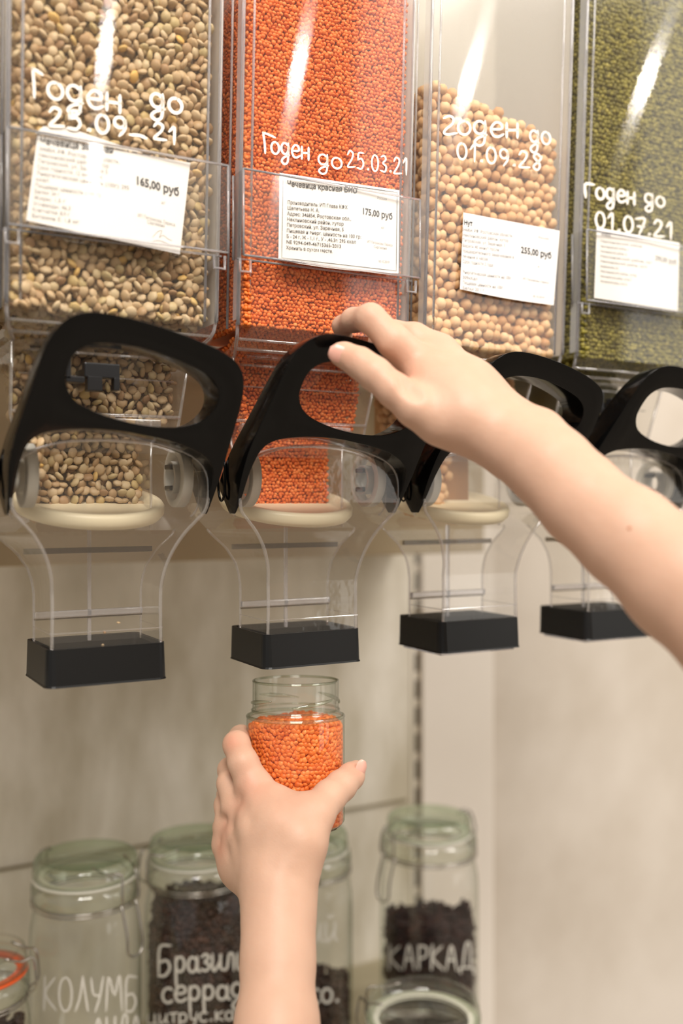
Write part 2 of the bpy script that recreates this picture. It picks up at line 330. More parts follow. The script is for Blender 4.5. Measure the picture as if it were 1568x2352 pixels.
# ---------------------------------------------------------------- dispensers
def housing_outline():
    """front outline of the clear chute (right half), x from the centre line, z above camera height"""
    right = [(.0, .0425), (.03, .0405), (.052, .034), (.063, .026), (.0675, .014), (.066, -.004), (.060, -.012), (.052, -.021), (.0445, -.033), (.0395, -.047), (.0378, -.060), (.0375, -.075), (.0378, -.101)]
    r = catmull(right, 4); r = [tuple(p) for p in r]
    l = [(-x, z) for x, z in r[::-1]][:-1]
    return l+r         # from bottom-left over the top to bottom-right
def hy(z): return .661+max(0, min(1, (-z+.0)/.06))*.0155      # front plane of the chute bulges forward at the drum
def make_dispenser(n, label):
    xc = XC1+PITCH*(n-1); T = thing('gravity_dispenser', (xc, .70, H-.124), label, 'dispenser', None)
    # bin body: thin clear walls
    b = MB(); hw = .071; zt = H+.62; zb = H+.126; yb = .996
    yf0, yf1 = yfront(zb), yfront(zt)
    b.add([(xc-hw, yf0, zb), (xc-hw, yb, zb), (xc-hw, yb, zt), (xc-hw, yf1, zt)], [(0, 1, 2, 3)])
    MB().add([(xc+hw, yf0, zb), (xc+hw, yb, zb), (xc+hw, yb, zt), (xc+hw, yf1, zt)], [(0, 1, 2, 3)]).add([(xc-hw, yb-.001, zb), (xc+hw, yb-.001, zb), (xc+hw, yb-.001, zt), (xc-hw, yb-.001, zt)], [(0, 1, 2, 3)]).build('milky_back_panel', M['milky'], T)
    # curved foot and underside
    foot = [(yf0, zb), (yf0+.004, zb-.008), (yf0+.014, zb-.014), (yf0+.035, zb-.019), (.80, zb-.020), (yb, zb+.0)]
    V = []; [V.extend([(xc-hw, y, z), (xc+hw, y, z)]) for y, z in foot]
    b.add(V, [(2*i, 2*i+1, 2*i+3, 2*i+2) for i in range(len(foot)-1)])
    b.build('bin_body', M['clear'], T)
    MB().add([(xc-hw+.001, yf0, zb), (xc+hw-.001, yf0, zb), (xc+hw-.001, yf1, zt), (xc-hw+.001, yf1, zt)], [(0, 1, 2, 3)]).build('front_panel', M['front'], T)
    # raised clear rails along both front corners
    for sgn in (-1, 1):
        r = MB()
        for dx, dy, w in ((0, 0, .0015), (-.0085 if sgn > 0 else .0085, .0005, .001)):
            x = xc+sgn*hw+dx; r.tube([(x, yf0+dy, zb), (x, yf1+dy, zt)], w, 6)
        if sgn < 0: r.tube([(xc-hw, yf0+.02, zb), (xc-hw, yf1+.02, zt)], .001, 6)
        r.tube(catmull([(xc+sgn*hw, yf0+.001, zb+.002), (xc+sgn*(hw-.001), yf0+.004, zb-.007), (xc+sgn*(hw-.004), yf0+.013, zb-.013), (xc+sgn*(hw-.010), yf0+.03, zb-.018)], 4), .0013, 6)
        r.build('corner_rail', M['edge'], T, smooth=True)
    r = MB(); r.tube([(xc-hw+.003, yf0+.005, zb-.009), (xc+hw-.003, yf0+.005, zb-.009)], .0012, 6); r.tube([(xc-hw+.006, yf0+.016, zb-.0145), (xc+hw-.006, yf0+.016, zb-.0145)], .0015, 6)
    r.build('foot_ridge', M['soft'], T, smooth=True)
    MB().add([(xc-hw-.0006, yf0-.001, zb+.004), (xc-hw-.0006, yf0+.0085, zb+.004), (xc-hw-.0006, yf1+.0085, zt), (xc-hw-.0006, yf1-.001, zt)], [(0, 1, 2, 3)]).build('side_flange', M['flange'], T)  # pale strip, the edge highlight put into its colour
    # neck funnel between bin and chute
    fn = MB(); L0 = [(-.062, .684, .108), (.062, .684, .108), (.062, .80, .108), (-.062, .80, .108)]; L1 = [(-.060, .700, .06), (.060, .700, .06), (.060, .80, .06), (-.060, .80, .06)]; L2 = [(-.055, .70, .035), (.055, .70, .035), (.055, .79, .035), (-.055, .79, .035)]
    fn.add([(xc+x, y, H+z) for L_ in (L0, L1, L2) for x, y, z in L_], [(i, (i+1) % 4, 4+(i+1) % 4, 4+i) for i in range(4)]+[(4+i, 4+(i+1) % 4, 8+(i+1) % 4, 8+i) for i in range(4)])
    fn.build('neck_funnel', M['clear'], T)
    e = MB()
    for sx in (-1, 1): e.tube([(xc+sx*.062, .684, H+.108), (xc+sx*.060, .700, H+.06), (xc+sx*.055, .70, H+.035)], .0013, 6)
    e.tube([(xc-.060, .699, H+.062), (xc+.060, .699, H+.062)], .0014, 6); e.tube([(xc-.055, .698, H+.088), (xc+.055, .698, H+.088)], .0008, 6)
    e.build('funnel_edge', M['soft'], T, smooth=True)
    lp_ = MB(); lp_.tube([(xc+.052*math.cos(a), .714+.028*math.sin(a), H+.119-.010*(1-math.sin(a))*.5) for a in np.linspace(0, 2*math.pi, 40, endpoint=False)], .0022, 8, closed=True)
    lp_.tube([(xc+.056*math.cos(a), .716+.033*math.sin(a), H+.112-.010*(1-math.sin(a))*.5) for a in np.linspace(0, 2*math.pi, 40, endpoint=False)], .0012, 8, closed=True); lp_.build('neck_lip', M['soft'], T, smooth=True)
    # chute housing: thin clear shell, front, back and side wall following the outline
    ol = housing_outline(); m = len(ol); YB = .725
    h = MB(); front = [(xc+x, hy(z), H+z) for x, z in ol]; 
    ub = lambda x, z: math.copysign(float(np.interp(z, [-.101, -.065, -.055, -.0467, -.0346, -.0275, -.022, 0.0], [.039, .039, .0405, .0432, .0515, .0600, .0657, .0657])), x) if z < 0 else x*max(1, 1+.03*(1-z/.01))
    back = [(xc+ub(x, z), YB if z < -.022 else YB+.05*min(1, (z+.022)/.02), H+z) for x, z in ol]
    h.add(front+back, [(i, i+1, m+i+1, m+i) for i in range(m-1)])
    h.build('chute_side', M['spout'], T, smooth=True)
    f = MB(); hm = m//2; rowsF = []
    for i in range(hm): rowsF.append((i, i+1, m-2-i, m-1-i) if i < hm else None)
    f.add(front, [q for q in rowsF if q and len(set(q)) == 4]); f.build('chute_front', M['spout'], T)
    f = MB(); f.add(back, [q for q in rowsF if q and len(set(q)) == 4]); f.build('chute_back', M['clear'], T)
    e = MB(); e.tube(front, .0013, 6); e.tube([p for p in back if p[2] < H-.02][:len([p for p in back if p[2] < H-.02])//2], .0010, 6); e.tube([p for p in back if p[2] < H-.02][len([p for p in back if p[2] < H-.02])//2:], .0010, 6)
    e.tube([(p[0], p[1]+.018, p[2]) for p in front if p[2] > H-.012], .0008, 6)
    e.build('chute_edge', M['soft'], T, smooth=True)
    e = MB(); e.box(xc-.0465, xc+.0465, YB-.004, YB-.0005, H-.0365, H-.0325); e.box(xc-.039, xc+.039, YB-.003, YB-.0005, H-.0835, H-.0825); e.build('dark_slot', M['smoke'], T)
    e = MB(); e.box(xc-.039, xc+.039, YB-.005, YB-.0005, H-.0822, H-.0775, .0008); e.box(xc-.0012, xc+.0012, YB-.0025, YB-.0005, H-.10, H-.02); e.build('back_ridge', M['edge'], T)
    e = MB(); zz = -.088; e.tube([(xc-.0392, YB, H+zz), (xc-.0392, hy(zz), H+zz), (xc+.0392, hy(zz), H+zz), (xc+.0392, YB, H+zz)], .0004, 5); e.build('score_line', M['soft'], T)
    # cream sealing dish inside the drum
    tl = math.radians(-14); R = np.array([[1, 0, 0], [0, math.cos(tl), -math.sin(tl)], [0, math.sin(tl), math.cos(tl)]])
    R = np.array([[1, 0, 0], [0, math.cos(-tl), -math.sin(-tl)], [0, math.sin(-tl), math.cos(-tl)]])
    MB().lathe([(0, -.002), (.044, -.002), (.047, .002), (.0520, .002), (.0535, 0), (.0535, -.005), (.051, -.0085), (.03, -.0095), (0, -.010)], (xc, .722, H+.0015), 48, R).build('sealing_dish', M['cream'], T, smooth=True)
    # pivot bosses of the drum
    for sx in (-1, 1):
        X0 = xc+sx*.053; Rr = np.array([[0, 0, 1], [0, 1, 0], [-1, 0, 0]])*1.0
        bmb = MB(); bmb.lathe([(.0215, -.003), (.0215, .004), (.017, .005), (.017, -.004), (.0215, -.003)], (X0, .684, H+.018), 32, Rr)
        bmb.lathe([(.0115, -.006), (.0115, .006), (.009, .006), (.009, -.006), (.0115, -.006)], (X0, .684, H+.018), 32, Rr); bmb.build('pivot_boss', M['frost'], T, smooth=True)
        [MB().box(X0-.004-.004*sx, X0+.004-.004*sx, .678, .690, H+z_, H+z_+.0035, .0008).build('pivot_clip', M['darkclip'], T) for z_ in (.0085, .0235)]
    # metering wedge in the drum: clear inner plate and a dark latch above it
    MB().add([(xc+.0385, .70, H-.02), (xc+.0385, .76, H-.02), (xc+.0385, .76, H+.06), (xc+.0385, .70, H+.06)], [(0, 1, 2, 3)]).build('inner_plate', M['clear'], T)
    e = MB(); e.tube([(xc+.0385, .70, H-.02), (xc+.0385, .70, H+.06)], .001, 6); e.box(xc-.05, xc+.045, .696, .704, H+.054, H+.060, .001); e.build('metering_edge', M['soft'], T, smooth=True)
    if n in (0, 2, 3):
        e = MB(); zc = H+.088; e.box(xc-.018, xc+.006, .668, .676, zc-.004, zc+.006, .0008); e.box(xc-.030, xc-.027, .668, .676, zc-.006, zc+.012, .0005); e.box(xc-.030, xc-.018, .668, .676, zc-.008, zc-.004, .0005); e.box(xc-.016, xc-.006, .668, .676, zc-.013, zc-.003, .0005); e.box(xc+.002, xc+.006, .668, .676, zc-.012, zc-.003, .0005)
        e.box(xc-.016, xc-.004, .674, .700, zc-.003, zc+.003)
        e.build('latch', M['darkclip'], T)
    # outlet collar: flared black rubber sleeve, open inside
    def ring(hx, y0, y1, z, rc=.008, k=5, bow=.0):
        pts = []
        for cx, cy, a0 in ((hx-rc, y1-rc, 0), (-hx+rc, y1-rc, 90), (-hx+rc, y0+rc, 180), (hx-rc, y0+rc, 270)):
            for i in range(k):
                a = math.radians(a0+90*i/(k-1)); x = cx+rc*math.cos(a); y = cy+rc*math.sin(a)
                if a0 >= 180: y -= 0
                pts.append((xc+x, y-bow*(1-(x/hx)**2)*(1 if y < (y0+y1)/2 else 0), H+z))
        # add front bow midpoints
        return pts
    rings = [ring(.0405, .6760, .7400, -.0985, .005, bow=.004), ring(.0412, .6752, .7405, -.0982, .005, bow=.004), ring(.0420, .6740, .7410, -.1225, .006, bow=.005), ring(.0425, .6735, .7415, -.1238, .006, bow=.005), ring(.0400, .6765, .7385, -.1240, .005, bow=.004), ring(.0390, .6780, .7370, -.0985, .003, bow=.003), ring(.0405, .6760, .7400, -.0985, .003, bow=.004)]
    c = MB(); k = len(rings[0]); c.add([p for r_ in rings for p in r_], [(i*k+j, i*k+(j+1) % k, (i+1)*k+(j+1) % k, (i+1)*k+j) for i in range(len(rings)-1) for j in range(k)])
    c.build('outlet_collar', M['blackmat'], T)
    if n >= 2: MB().box(xc-.0385, xc+.0385, .679, .736, H-.1265, H-.1235, .0008).build('clear_insert', M['edge'], T)
    # handle: thick forward-leaning plate with a slanted finger hole and two pivot legs
    lp = [(-.0677, -.0085), (-.0662, .0020), (-.0655, .0187), (-.0640, .0289), (-.0614, .0365), (-.0558, .0417), (-.0465, .0446), (-.0291, .0463), (-.0076, .0460), (.0094, .0440), (.0271, .0412), (.0432, .0370), (.0560, .0316), (.0640, .0245), (.0668, .0161), (.0672, .0015), (.0687, -.0085), (.0702, .0010), (.0718, .0184), (.0724, .0386), (.0729, .0530), (.0728, .0686), (.0704, .0800), (.0655, .0877), (.0575, .0933), (.0399, .0997), (.0109, .1066), (-.0170, .1110), (-.0380, .1118), (-.0500, .1070), (-.0572, .0980), (-.0610, .0856), (-.0645, .0678), (-.0680, .0505), (-.0705, .0360), (-.0708, .0184), (-.0692, .0020)]
    loop = [tuple(p) for p in catmull_c(lp, 3)]
    hp = [(-.0438, .0707), (-.0351, .0616), (-.0159, .0545), (.0080, .0500), (.0307, .0493), (.0468, .0535), (.0544, .0605), (.0560, .0680), (.0524, .0759), (.0436, .0824), (.0263, .0884), (.0032, .0939), (-.0129, .0957), (-.0282, .0955), (-.0370, .0930), (-.0428, .0877), (-.0450, .0790)]
    hole = [tuple(p) for p in catmull_c(hp, 3)]
    bm = bmesh.new(); vo = [bm.verts.new((x, 0, z)) for x, z in loop]; vh = [bm.verts.new((x, 0, z)) for x, z in hole]
    eds = [bm.edges.new((vo[i], vo[(i+1) % len(vo)])) for i in range(len(vo))]+[bm.edges.new((vh[i], vh[(i+1) % len(vh)])) for i in range(len(vh))]
    bmesh.ops.triangle_fill(bm, use_beauty=True, edges=eds)
    fr = list(bm.faces); ex = bmesh.ops.extrude_face_region(bm, geom=fr); nv = [g for g in ex['geom'] if isinstance(g, bmesh.types.BMVert)]
    for v in bm.verts: v.co.y = .662-.70*v.co.z
    for v in nv:
        z_ = v.co.z; v.co.y = .705-.93*z_-(max(0, .012-z_)*1.7 if z_ < .012 else 0)
    bmesh.ops.recalc_face_normals(bm, faces=bm.faces[:])
    bv = [e_ for e_ in bm.edges if len(e_.link_faces) == 2 and e_.calc_face_angle(0) > .9]
    bmesh.ops.bevel(bm, geom=bv, offset=.0022, segments=3, affect='EDGES', profile=.5, clamp_overlap=True)
    bm.normal_update(); bm.verts.index_update()
    V = [(v.co.x+xc, v.co.y, v.co.z+H) for v in bm.verts]; F = [tuple(v.index for v in f_.verts) for f_ in bm.faces]; bm.free()
    o = mk('handle', V, F, M['black'], T, smooth=True)
    for sx in (-1, 1):
        hr = MB()
        X0 = xc+sx*.0705-.0012*(sx > 0); oc = [(X0+ (-.0012 if sx < 0 else .0012), .684+.007*math.cos(a), H+.018+.017*math.sin(a)) for a in np.linspace(0, 2*math.pi, 20, endpoint=False)]
        hr.tube(oc, .0009, 6, closed=True); hr.build('pivot_recess', M['black'], T, smooth=True)
    return T
def label_holder(T, n, z0=.172, z1=.232):
    xc = XC1+PITCH*(n-1); y = .640; hw = .0735
    b = MB(); b.add([(xc-hw, y, H+z0), (xc+hw, y, H+z0), (xc+hw, y, H+z1), (xc-hw, y, H+z1)], [(0, 1, 2, 3)])
    for sx in (-1, 1): b.add([(xc+sx*hw, y, H+z0), (xc+sx*hw, y+.020, H+z0), (xc+sx*hw, y+.020, H+z1), (xc+sx*hw, y, H+z1)], [(0, 1, 2, 3)])
    b.add([(xc-hw, y, H+z0), (xc+hw, y, H+z0), (xc+hw, y+.012, H+z0), (xc-hw, y+.012, H+z0)], [(0, 1, 2, 3)])
    o = b.build('label_holder', M['holder'], T)
    e = MB(); c = [(xc-hw, y, H+z0), (xc+hw, y, H+z0), (xc+hw, y, H+z1), (xc-hw, y, H+z1)]
    for i in range(4): e.tube([c[i], c[(i+1) % 4]], .0008, 6)
    for sx in (-1, 1): e.tube([(xc+sx*hw, y+.018, H+z0), (xc+sx*hw, y+.018, H+z1)], .0009, 6)
    for sx in (-1, 1): e.tube([(xc+sx*(hw-.004)+q_[0], y+.006, H+z0+q_[1]) for q_ in ((-.004, -.001), (-.004, -.010), (.004, -.010), (.004, -.001))], .0011, 6)
    e.tube([(xc-hw, y+.012, H+z0), (xc+hw, y+.012, H+z0)], .0008, 6)
    e.build('holder_edge', M['edge'], T, smooth=True)
T0 = make_dispenser(0, 'leftmost clear dispenser, of large brown-green lentils, with its whole black handle in view')
T1 = make_dispenser(1, 'clear dispenser of orange-red lentils whose black handle the hand pulls')
T2 = make_dispenser(2, 'clear dispenser of beige chickpeas, third from the left behind the forearm')
T3 = make_dispenser(3, 'rightmost clear dispenser, full of olive-green mung beans')
Tm = make_dispenser(-1, 'dispenser cut off by the left picture edge, black handle end just in view')
for T, n in ((T0, 0), (T1, 1), (T3, 3)): label_holder(T, n)

# ---------------------------------------------------------------- writing
def arc(cx, cy, rx, ry, a0=0, a1=360, n=12): return [(cx+rx*math.cos(math.radians(a0+(a1-a0)*i/n)), cy+ry*math.sin(math.radians(a0+(a1-a0)*i/n))) for i in range(n+1)]
LET = {   # letter: (advance, strokes), capital height 1, small height .55
 'Г': (.6, [[(.08, 0), (.06, .5), (.0, 1.05)], [(0, 1.05), (.2, 1.0), (.45, .9)]]),
 'г': (.5, [[(.02, .5), (.2, .62), (.34, .55), (.3, .35), (.1, .12), (.02, -.05), (.15, -.08), (.45, .05)]]),
 'r': (.5, [[(.05, 0), (.03, .55), (.4, .58)]]),
 'о': (.52, [arc(.22, .27, .2, .27, 80, 430)]), 'О': (.75, [arc(.3, .5, .28, .5, 90, 440)]),
 'д': (.55, [arc(.2, .3, .18, .25, 40, 380), [(.38, .55), (.38, .1), (.34, -.3), (.18, -.42), (.04, -.3), (.15, -.12), (.42, .02)]]),
 'е': (.5, [[(.04, .28), (.36, .32), (.34, .52), (.16, .55), (.02, .3), (.1, .04), (.26, 0), (.42, .1)]]),
 'н': (.55, [[(.03, .55), (.03, 0)], [(.03, .27), (.38, .3)], [(.38, .55), (.38, 0)]]),
 'р': (.5, [[(.04, .55), (.04, 0), (.06, -.45)], arc(.2, .3, .17, .25, 170, -170)]),
 'а': (.52, [arc(.19, .26, .17, .25, 40, 380), [(.38, .52), (.38, .1), (.48, 0)]]),
 'з': (.42, [[(.04, .48), (.2, .56), (.32, .44), (.16, .3), (.34, .18), (.22, .0), (.02, .06)]]),
 'и': (.5, [[(.04, .55), (.04, .1), (.14, 0), (.34, .3), (.36, .55), (.36, .1), (.46, 0)]]),
 'й': (.5, [[(.04, .55), (.04, .1), (.14, 0), (.34, .3), (.36, .55), (.36, .1), (.46, 0)], [(.1, .75), (.2, .68), (.3, .76)]]),
 'л': (.5, [[(0, .02), (.12, .1), (.2, .54), (.36, .5), (.38, 0)]]), 'с': (.45, [arc(.22, .27, .2, .27, 50, 310)]),
 'т': (.45, [[(.0, .52), (.4, .55)], [(.2, .53), (.2, 0)]]), 'р_': (0, []), 'у': (.48, [[(.04, .52), (.1, .2), (.3, .15)], [(.38, .54), (.26, -.1), (.06, -.4)]]),
 'к': (.48, [[(.04, .55), (.04, 0)], [(.38, .54), (.06, .26), (.4, 0)]]), 'м': (.6, [[(0, 0), (.1, .54), (.26, .1), (.42, .54), (.5, 0)]]),
 'ц': (.55, [[(.04, .55), (.04, .04), (.38, .04), (.46, -.12)], [(.36, .55), (.36, .04)]]),
 'я': (.5, [[(.36, .55), (.36, 0)], [(.36, .55), (.12, .5), (.1, .32), (.36, .28), (.04, 0)]]),
 'Е': (.6, [[(.45, .95), (.05, .98), (.04, 0), (.48, .02)], [(.05, .5), (.38, .5)]]),
 'К': (.68, [[(.06, 1.0), (.02, 0)], [(.5, .95), (.08, .5), (.55, 0)]]), 'Л': (.68, [[(0, 0), (.2, .4), (.32, 1.0)], [(.32, 1.0), (.55, 0)]]),
 'У': (.68, [[(.02, .95), (.12, .5), (.4, .45)], [(.56, 1.0), (.4, .4), (.2, -.02)]]), 'М': (.85, [[(.0, 0), (.12, 1.0), (.38, .45), (.6, 1.05), (.72, 0)]]),
 'Б': (.68, [[(.5, 1.0), (.08, .95), (.04, 0)], [(.05, .45), (.35, .5), (.48, .25), (.3, .0), (.04, .0)]]),
 'А': (.68, [[(.02, 0), (.26, 1.0), (.5, 0)], [(.1, .4), (.42, .4)]]), 'Р': (.6, [[(.04, 0), (.04, .95)], [(.04, .95), (.36, .9), (.42, .65), (.3, .48), (.05, .42)]]),
 'Н': (.7, [[(.04, 1), (.04, 0)], [(.04, .5), (.5, .5)], [(.5, 1), (.5, 0)]]), 'Д': (.7, [[(.1, .05), (.25, 1), (.45, 1), (.46, .05)], [(0, -.15), (.02, .05), (.58, .05), (.6, -.15)]]),
 '0': (.6, [arc(.24, .42, .2, .42, 90, 440)]), '1': (.4, [[(.02, .6), (.2, .85), (.2, 0)]]), '2': (.6, [[(.04, .65), (.16, .85), (.36, .75), (.3, .45), (.04, .05), (.14, .0), (.48, .05)]]),
 '3': (.5, [[(.04, .78), (.22, .85), (.32, .66), (.14, .46), (.34, .3), (.26, .02), (.0, .06)]]), '5': (.6, [[(.42, .85), (.12, .82), (.08, .48)], [(.08, .48), (.3, .54), (.42, .3), (.3, .03), (.04, .04)]]),
 '7': (.5, [[(.0, .8), (.4, .84), (.14, 0)], [(.08, .42), (.36, .44)]]), '8': (.55, [[(.38, .7), (.22, .85), (.08, .66), (.34, .3), (.24, .0), (.06, .16), (.34, .52), (.42, .72)]]),
 '9': (.55, [arc(.2, .6, .17, .24, 20, 380), [(.38, .7), (.36, .3), (.2, .0)]]), '.': (.3, [[(.08, .04), (.12, .08), (.13, .03)]]), '_': (.5, [[(0, .08), (.3, .1), (.5, .02)]]), ' ': (.6, [])}
def ribbon(mb, pts2, w, surf):
    if len(pts2) == 2: pts2 = [pts2[0], (np.array(pts2[0])*2+pts2[1])/3., (np.array(pts2[0])+np.array(pts2[1])*2)/3., pts2[1]]
    pts2 = np.array([p for p in catmull(pts2, 4)])
    if len(pts2) < 2: return
    d = np.gradient(pts2, axis=0); d /= (np.linalg.norm(d, axis=1)[:, None]+1e-9); nrm = np.stack([-d[:, 1], d[:, 0]], 1)
    pts2[0] -= d[0]*w*.4; pts2[-1] += d[-1]*w*.4; ww = np.full(len(pts2), w*.43); ww[0] *= .5; ww[-1] *= .5
    V = []; F = []
    for p, q, h_ in zip(pts2, nrm, ww): V += [surf(*(p+q*h_)), surf(*(p-q*h_))]
    for i in range(len(pts2)-1): F.append((2*i, 2*i+1, 2*i+3, 2*i+2))
    mb.add(V, F)
def write(text, a, b, h, w, surf, mb=None):
    """handwriting: marker strokes laid on the surface along the line a-b"""
    mb = mb or MB(); tot = sum(LET[c][0] for c in text); a = np.array(a, float); b = np.array(b, float); ux = (b-a)/tot; x = 0
    for c in text:
        adv, st = LET[c]; dy = random.uniform(-.03, .03)
        for s_ in st: ribbon(mb, [a+ux*(x+p[0])+np.array([0, -1.])*(p[1]+dy)*h for p in s_], w, surf)
        x += adv
    return mb
def panel(px, py, off=.0006):
    d = ray(px, py); k = .045; t_ = (.655+k*.13-off)/(d[1]+k*d[2]); return d*t_+np.array([0, 0, H])
hw_ = lambda T, mb, nm='handwriting', m='marker': mb.build(nm, M[m], T)
mb = write('Г', (75, 222), (105, 228), 62, 8, panel); write('оден', (108, 222), (290, 262), 70, 9, panel, mb); write('до', (345, 246), (425, 262), 62, 9, panel, mb)
write('25.09_', (112, 288), (335, 318), 50, 9, panel, mb); write('21', (352, 318), (412, 332), 44, 8, panel, mb); hw_(T0, mb)
mb = write('Г', (604, 350), (640, 356), 44, 6, panel); write('оден', (622, 352), (716, 368), 50, 6, panel, mb); write('до', (730, 380), (790, 388), 46, 5.5, panel, mb); write('25.03.21', (797, 384), (940, 402), 44, 5, panel, mb); hw_(T1, mb)
mb = write('г', (1018, 302), (1052, 310), 62, 7, panel); write('оден', (1050, 308), (1200, 315), 58, 7, panel, mb); write('до', (1216, 326), (1268, 334), 52, 6, panel, mb); write('01.09.28', (1048, 364), (1250, 392), 44, 6, panel, mb); hw_(T2, mb)
mb = write('r', (1342, 452), (1368, 455), 52, 8, panel); write('оден', (1368, 456), (1464, 470), 48, 7, panel, mb); write('до', (1480, 468), (1530, 476), 42, 6, panel, mb); write('01.07.21', (1366, 522), (1550, 550), 44, 6.5, panel, mb); hw_(T3, mb)

def ftext(mb, text, a, b, h, surf, bold=0):
    cu = D_.curves.new('tmp', 'FONT'); cu.body = text; cu.size = 1; cu.resolution_u = 2; cu.offset = bold
    o = D_.objects.new('tmp', cu); COL.objects.link(o); bpy.context.view_layer.update()
    dg = bpy.context.evaluated_depsgraph_get(); me = o.evaluated_get(dg).to_mesh()
    V = [v.co[:] for v in me.vertices]; F = [tuple(p.vertices) for p in me.polygons]
    o.evaluated_get(dg).to_mesh_clear(); D_.objects.remove(o); D_.curves.remove(cu)
    if not V: return
    xm = max(v[0] for v in V); a = np.array(a, float); b = np.array(b, float); u = (b-a)/xm
    mb.add([surf(*(a+u*v[0]+np.array([0, -h/.73])*v[1])) for v in V], F)
def paper_surf(Y, x0, x1, bow): 
    def s(px, py, off=0):
        p = P(px, py, Y); 
        u = min(1, max(0, (px-x0)/(x1-x0))); d = -bow*math.sin(math.pi*u)-off; dd = ray(px, py); return p+dd*(d/dd[1])
    return s
def paper(name, corners, Y, label, bow=.002, nseg=12, behind=None, sag=0):
    x0 = min(c[0] for c in corners); x1 = max(c[0] for c in corners); s = paper_surf(Y, x0, x1, bow)
    c = [np.array(q, float) for q in corners]   # tl tr br bl
    V = []; F = []
    for off in (0, -.0003):
        for i in range(nseg+1):
            for j in range(5):
                u = i/nseg; v = j/4; p = (c[0]*(1-u)+c[1]*u)*(1-v)+(c[3]*(1-u)+c[2]*u)*v; p = p+np.array([0, sag*math.sin(math.pi*u)*v]); V.append(s(p[0], p[1], off))
    m = (nseg+1)*5
    for i in range(nseg):
        for j in range(4):
            a = i*5+j; F.append((a, a+1, a+6, a+5)); F.append((m+a, m+a+5, m+a+6, m+a+1))
    T = thing(name, tuple(s(*corners[3])), label, 'label'); mk('paper', V, F, M['paper'], T, smooth=True)
    return T, (lambda px, py: s(px, py, .00035))
T, sf = paper('price_label', [(642, 397), (917, 437), (915, 628), (639, 597)], .6435, 'white printed price label reading 175,00 in the holder of the orange lentil bin', .002, sag=6)
mb = MB(); ftext(mb, 'Чечевица красная БИО', (659, 427), (820, 444), 13, sf, .018); mb.build('title_text', M['ink'], T)
mb = MB(); ftext(mb, '175,00 руб', (831, 491), (901, 504), 15, sf, .02); mb.build('price_text', M['ink'], T)
mb = MB()
for i, (tx, xe) in enumerate([('Производитель: ИП Глава КФХ', 798), ('Щепетьева Н. А.', 733), ('Адрес: 346854, Ростовская обл.,', 806), ('Неклиновский район, хутор', 789), ('Петровский, ул. Заречная, 5', 789), ('Пищевая и энерг. ценность на 100 гр:', 829), ('Б - 24 г, Ж - 1,1 г., У - ,46,3г: 295 ккал', 817), ('NE 9294-049-46715365-2013', 783), ('Хранить в сухом месте.', 764)]):
    y = 468+i*13.0; ftext(mb, tx, (660-i*.4, y), (xe, y+(xe-660)*.088), 8.5, sf, .004)
mb.build('printed_text', M['ink'], T)
mb = MB(); ftext(mb, 'Россия', (866, 457), (888, 460), 6, sf); ftext(mb, 'кг', (875, 525), (883, 526), 6, sf); ftext(mb, 'ИП Петракова Лариса', (843, 557), (901, 566), 6, sf); ftext(mb, 'Сергеевна', (858, 569), (888, 573), 6, sf); ftext(mb, '18.10.2019', (868, 602), (894, 605), 6, sf); mb.build('small_print', M['inkl'], T)
mb = MB(); fr_ = [(650, 404), (912, 442), (910, 622), (647, 592), (650, 404)]
for a, b in zip(fr_[:-1], fr_[1:]): ribbon(mb, [np.array(a, float), (np.array(a)+np.array(b))/2., np.array(b, float)], 1.3, sf)
mb.build('printed_frame', M['ink'], T)
T, sf = paper('price_label', [(86, 312), (437, 374), (413, 584), (60, 506)], .6435, 'tilted white price label reading 165,00 on the leftmost lentil bin', .002)
mb = MB(); ftext(mb, 'Чечевица зелёная', (92, 330), (260, 352), 16, sf, .02); mb.build('title_text', M['ink'], T)
mb = MB(); ftext(mb, '165,00 руб', (311, 422), (411, 450), 19, sf, .03); mb.build('price_text', M['ink'], T)
mb = MB()
for i, (tx, xe) in enumerate([('346854, РФ, Ростовская область,', 275), ('Неклиновский район, хутор', 250), ('Петровский, ул. Заречная 5', 247), ('Срок годности: 12 месяцев', 234), ('Энергетическая ценность (100г): 295', 296), ('ккал', 112), ('Пищевая ценность (100 г):', 232), ('Белки: 24 г', 137), ('Жиры: 1,5 г', 150), ('Углеводы: 46,3', 162), ('Клетчатка: 8,9 г', 160), ('Витамин Е: 1,8 мг', 182)]):
    y = 345+i*14.0; ftext(mb, tx, (90-i*1.6, y), (xe, y+(xe-90)*.17), 10, sf)
mb.build('printed_text', M['inkl'], T)
mb = MB(); ftext(mb, 'кг', (370, 468), (380, 470), 8, sf); ftext(mb, 'ИП Петракова Лариса', (316, 497), (402, 520), 8, sf); ftext(mb, 'Сергеевна', (338, 513), (378, 522), 8, sf)
for st in [[(350, 545), (362, 532), (372, 530), (366, 545), (375, 540), (385, 548), (395, 552)], [(345, 556), (365, 552), (392, 562)]]: ribbon(mb, [np.array(p, float) for p in st], 1.2, sf)
mb.build('small_print', M['inkl'], T)
T, _ = paper('paper_slip', [(100, 290), (160, 294), (330, 352), (80, 306)], .6505, 'second white slip peeking out above the tilted price label', .0)
T, sf = paper('price_label', [(1064, 488), (1285, 530), (1271, 701), (1056, 664)], .6495, 'white price label reading 255,00 taped to the chickpea bin', .0012, sag=3)
mb = MB(); ftext(mb, 'Нут', (1065, 516), (1085, 519), 12, sf, .02); mb.build('title_text', M['ink'], T)
mb = MB(); ftext(mb, '255,00 руб', (1196, 580), (1266, 594), 15, sf, .02); mb.build('price_text', M['ink'], T)
mb = MB()
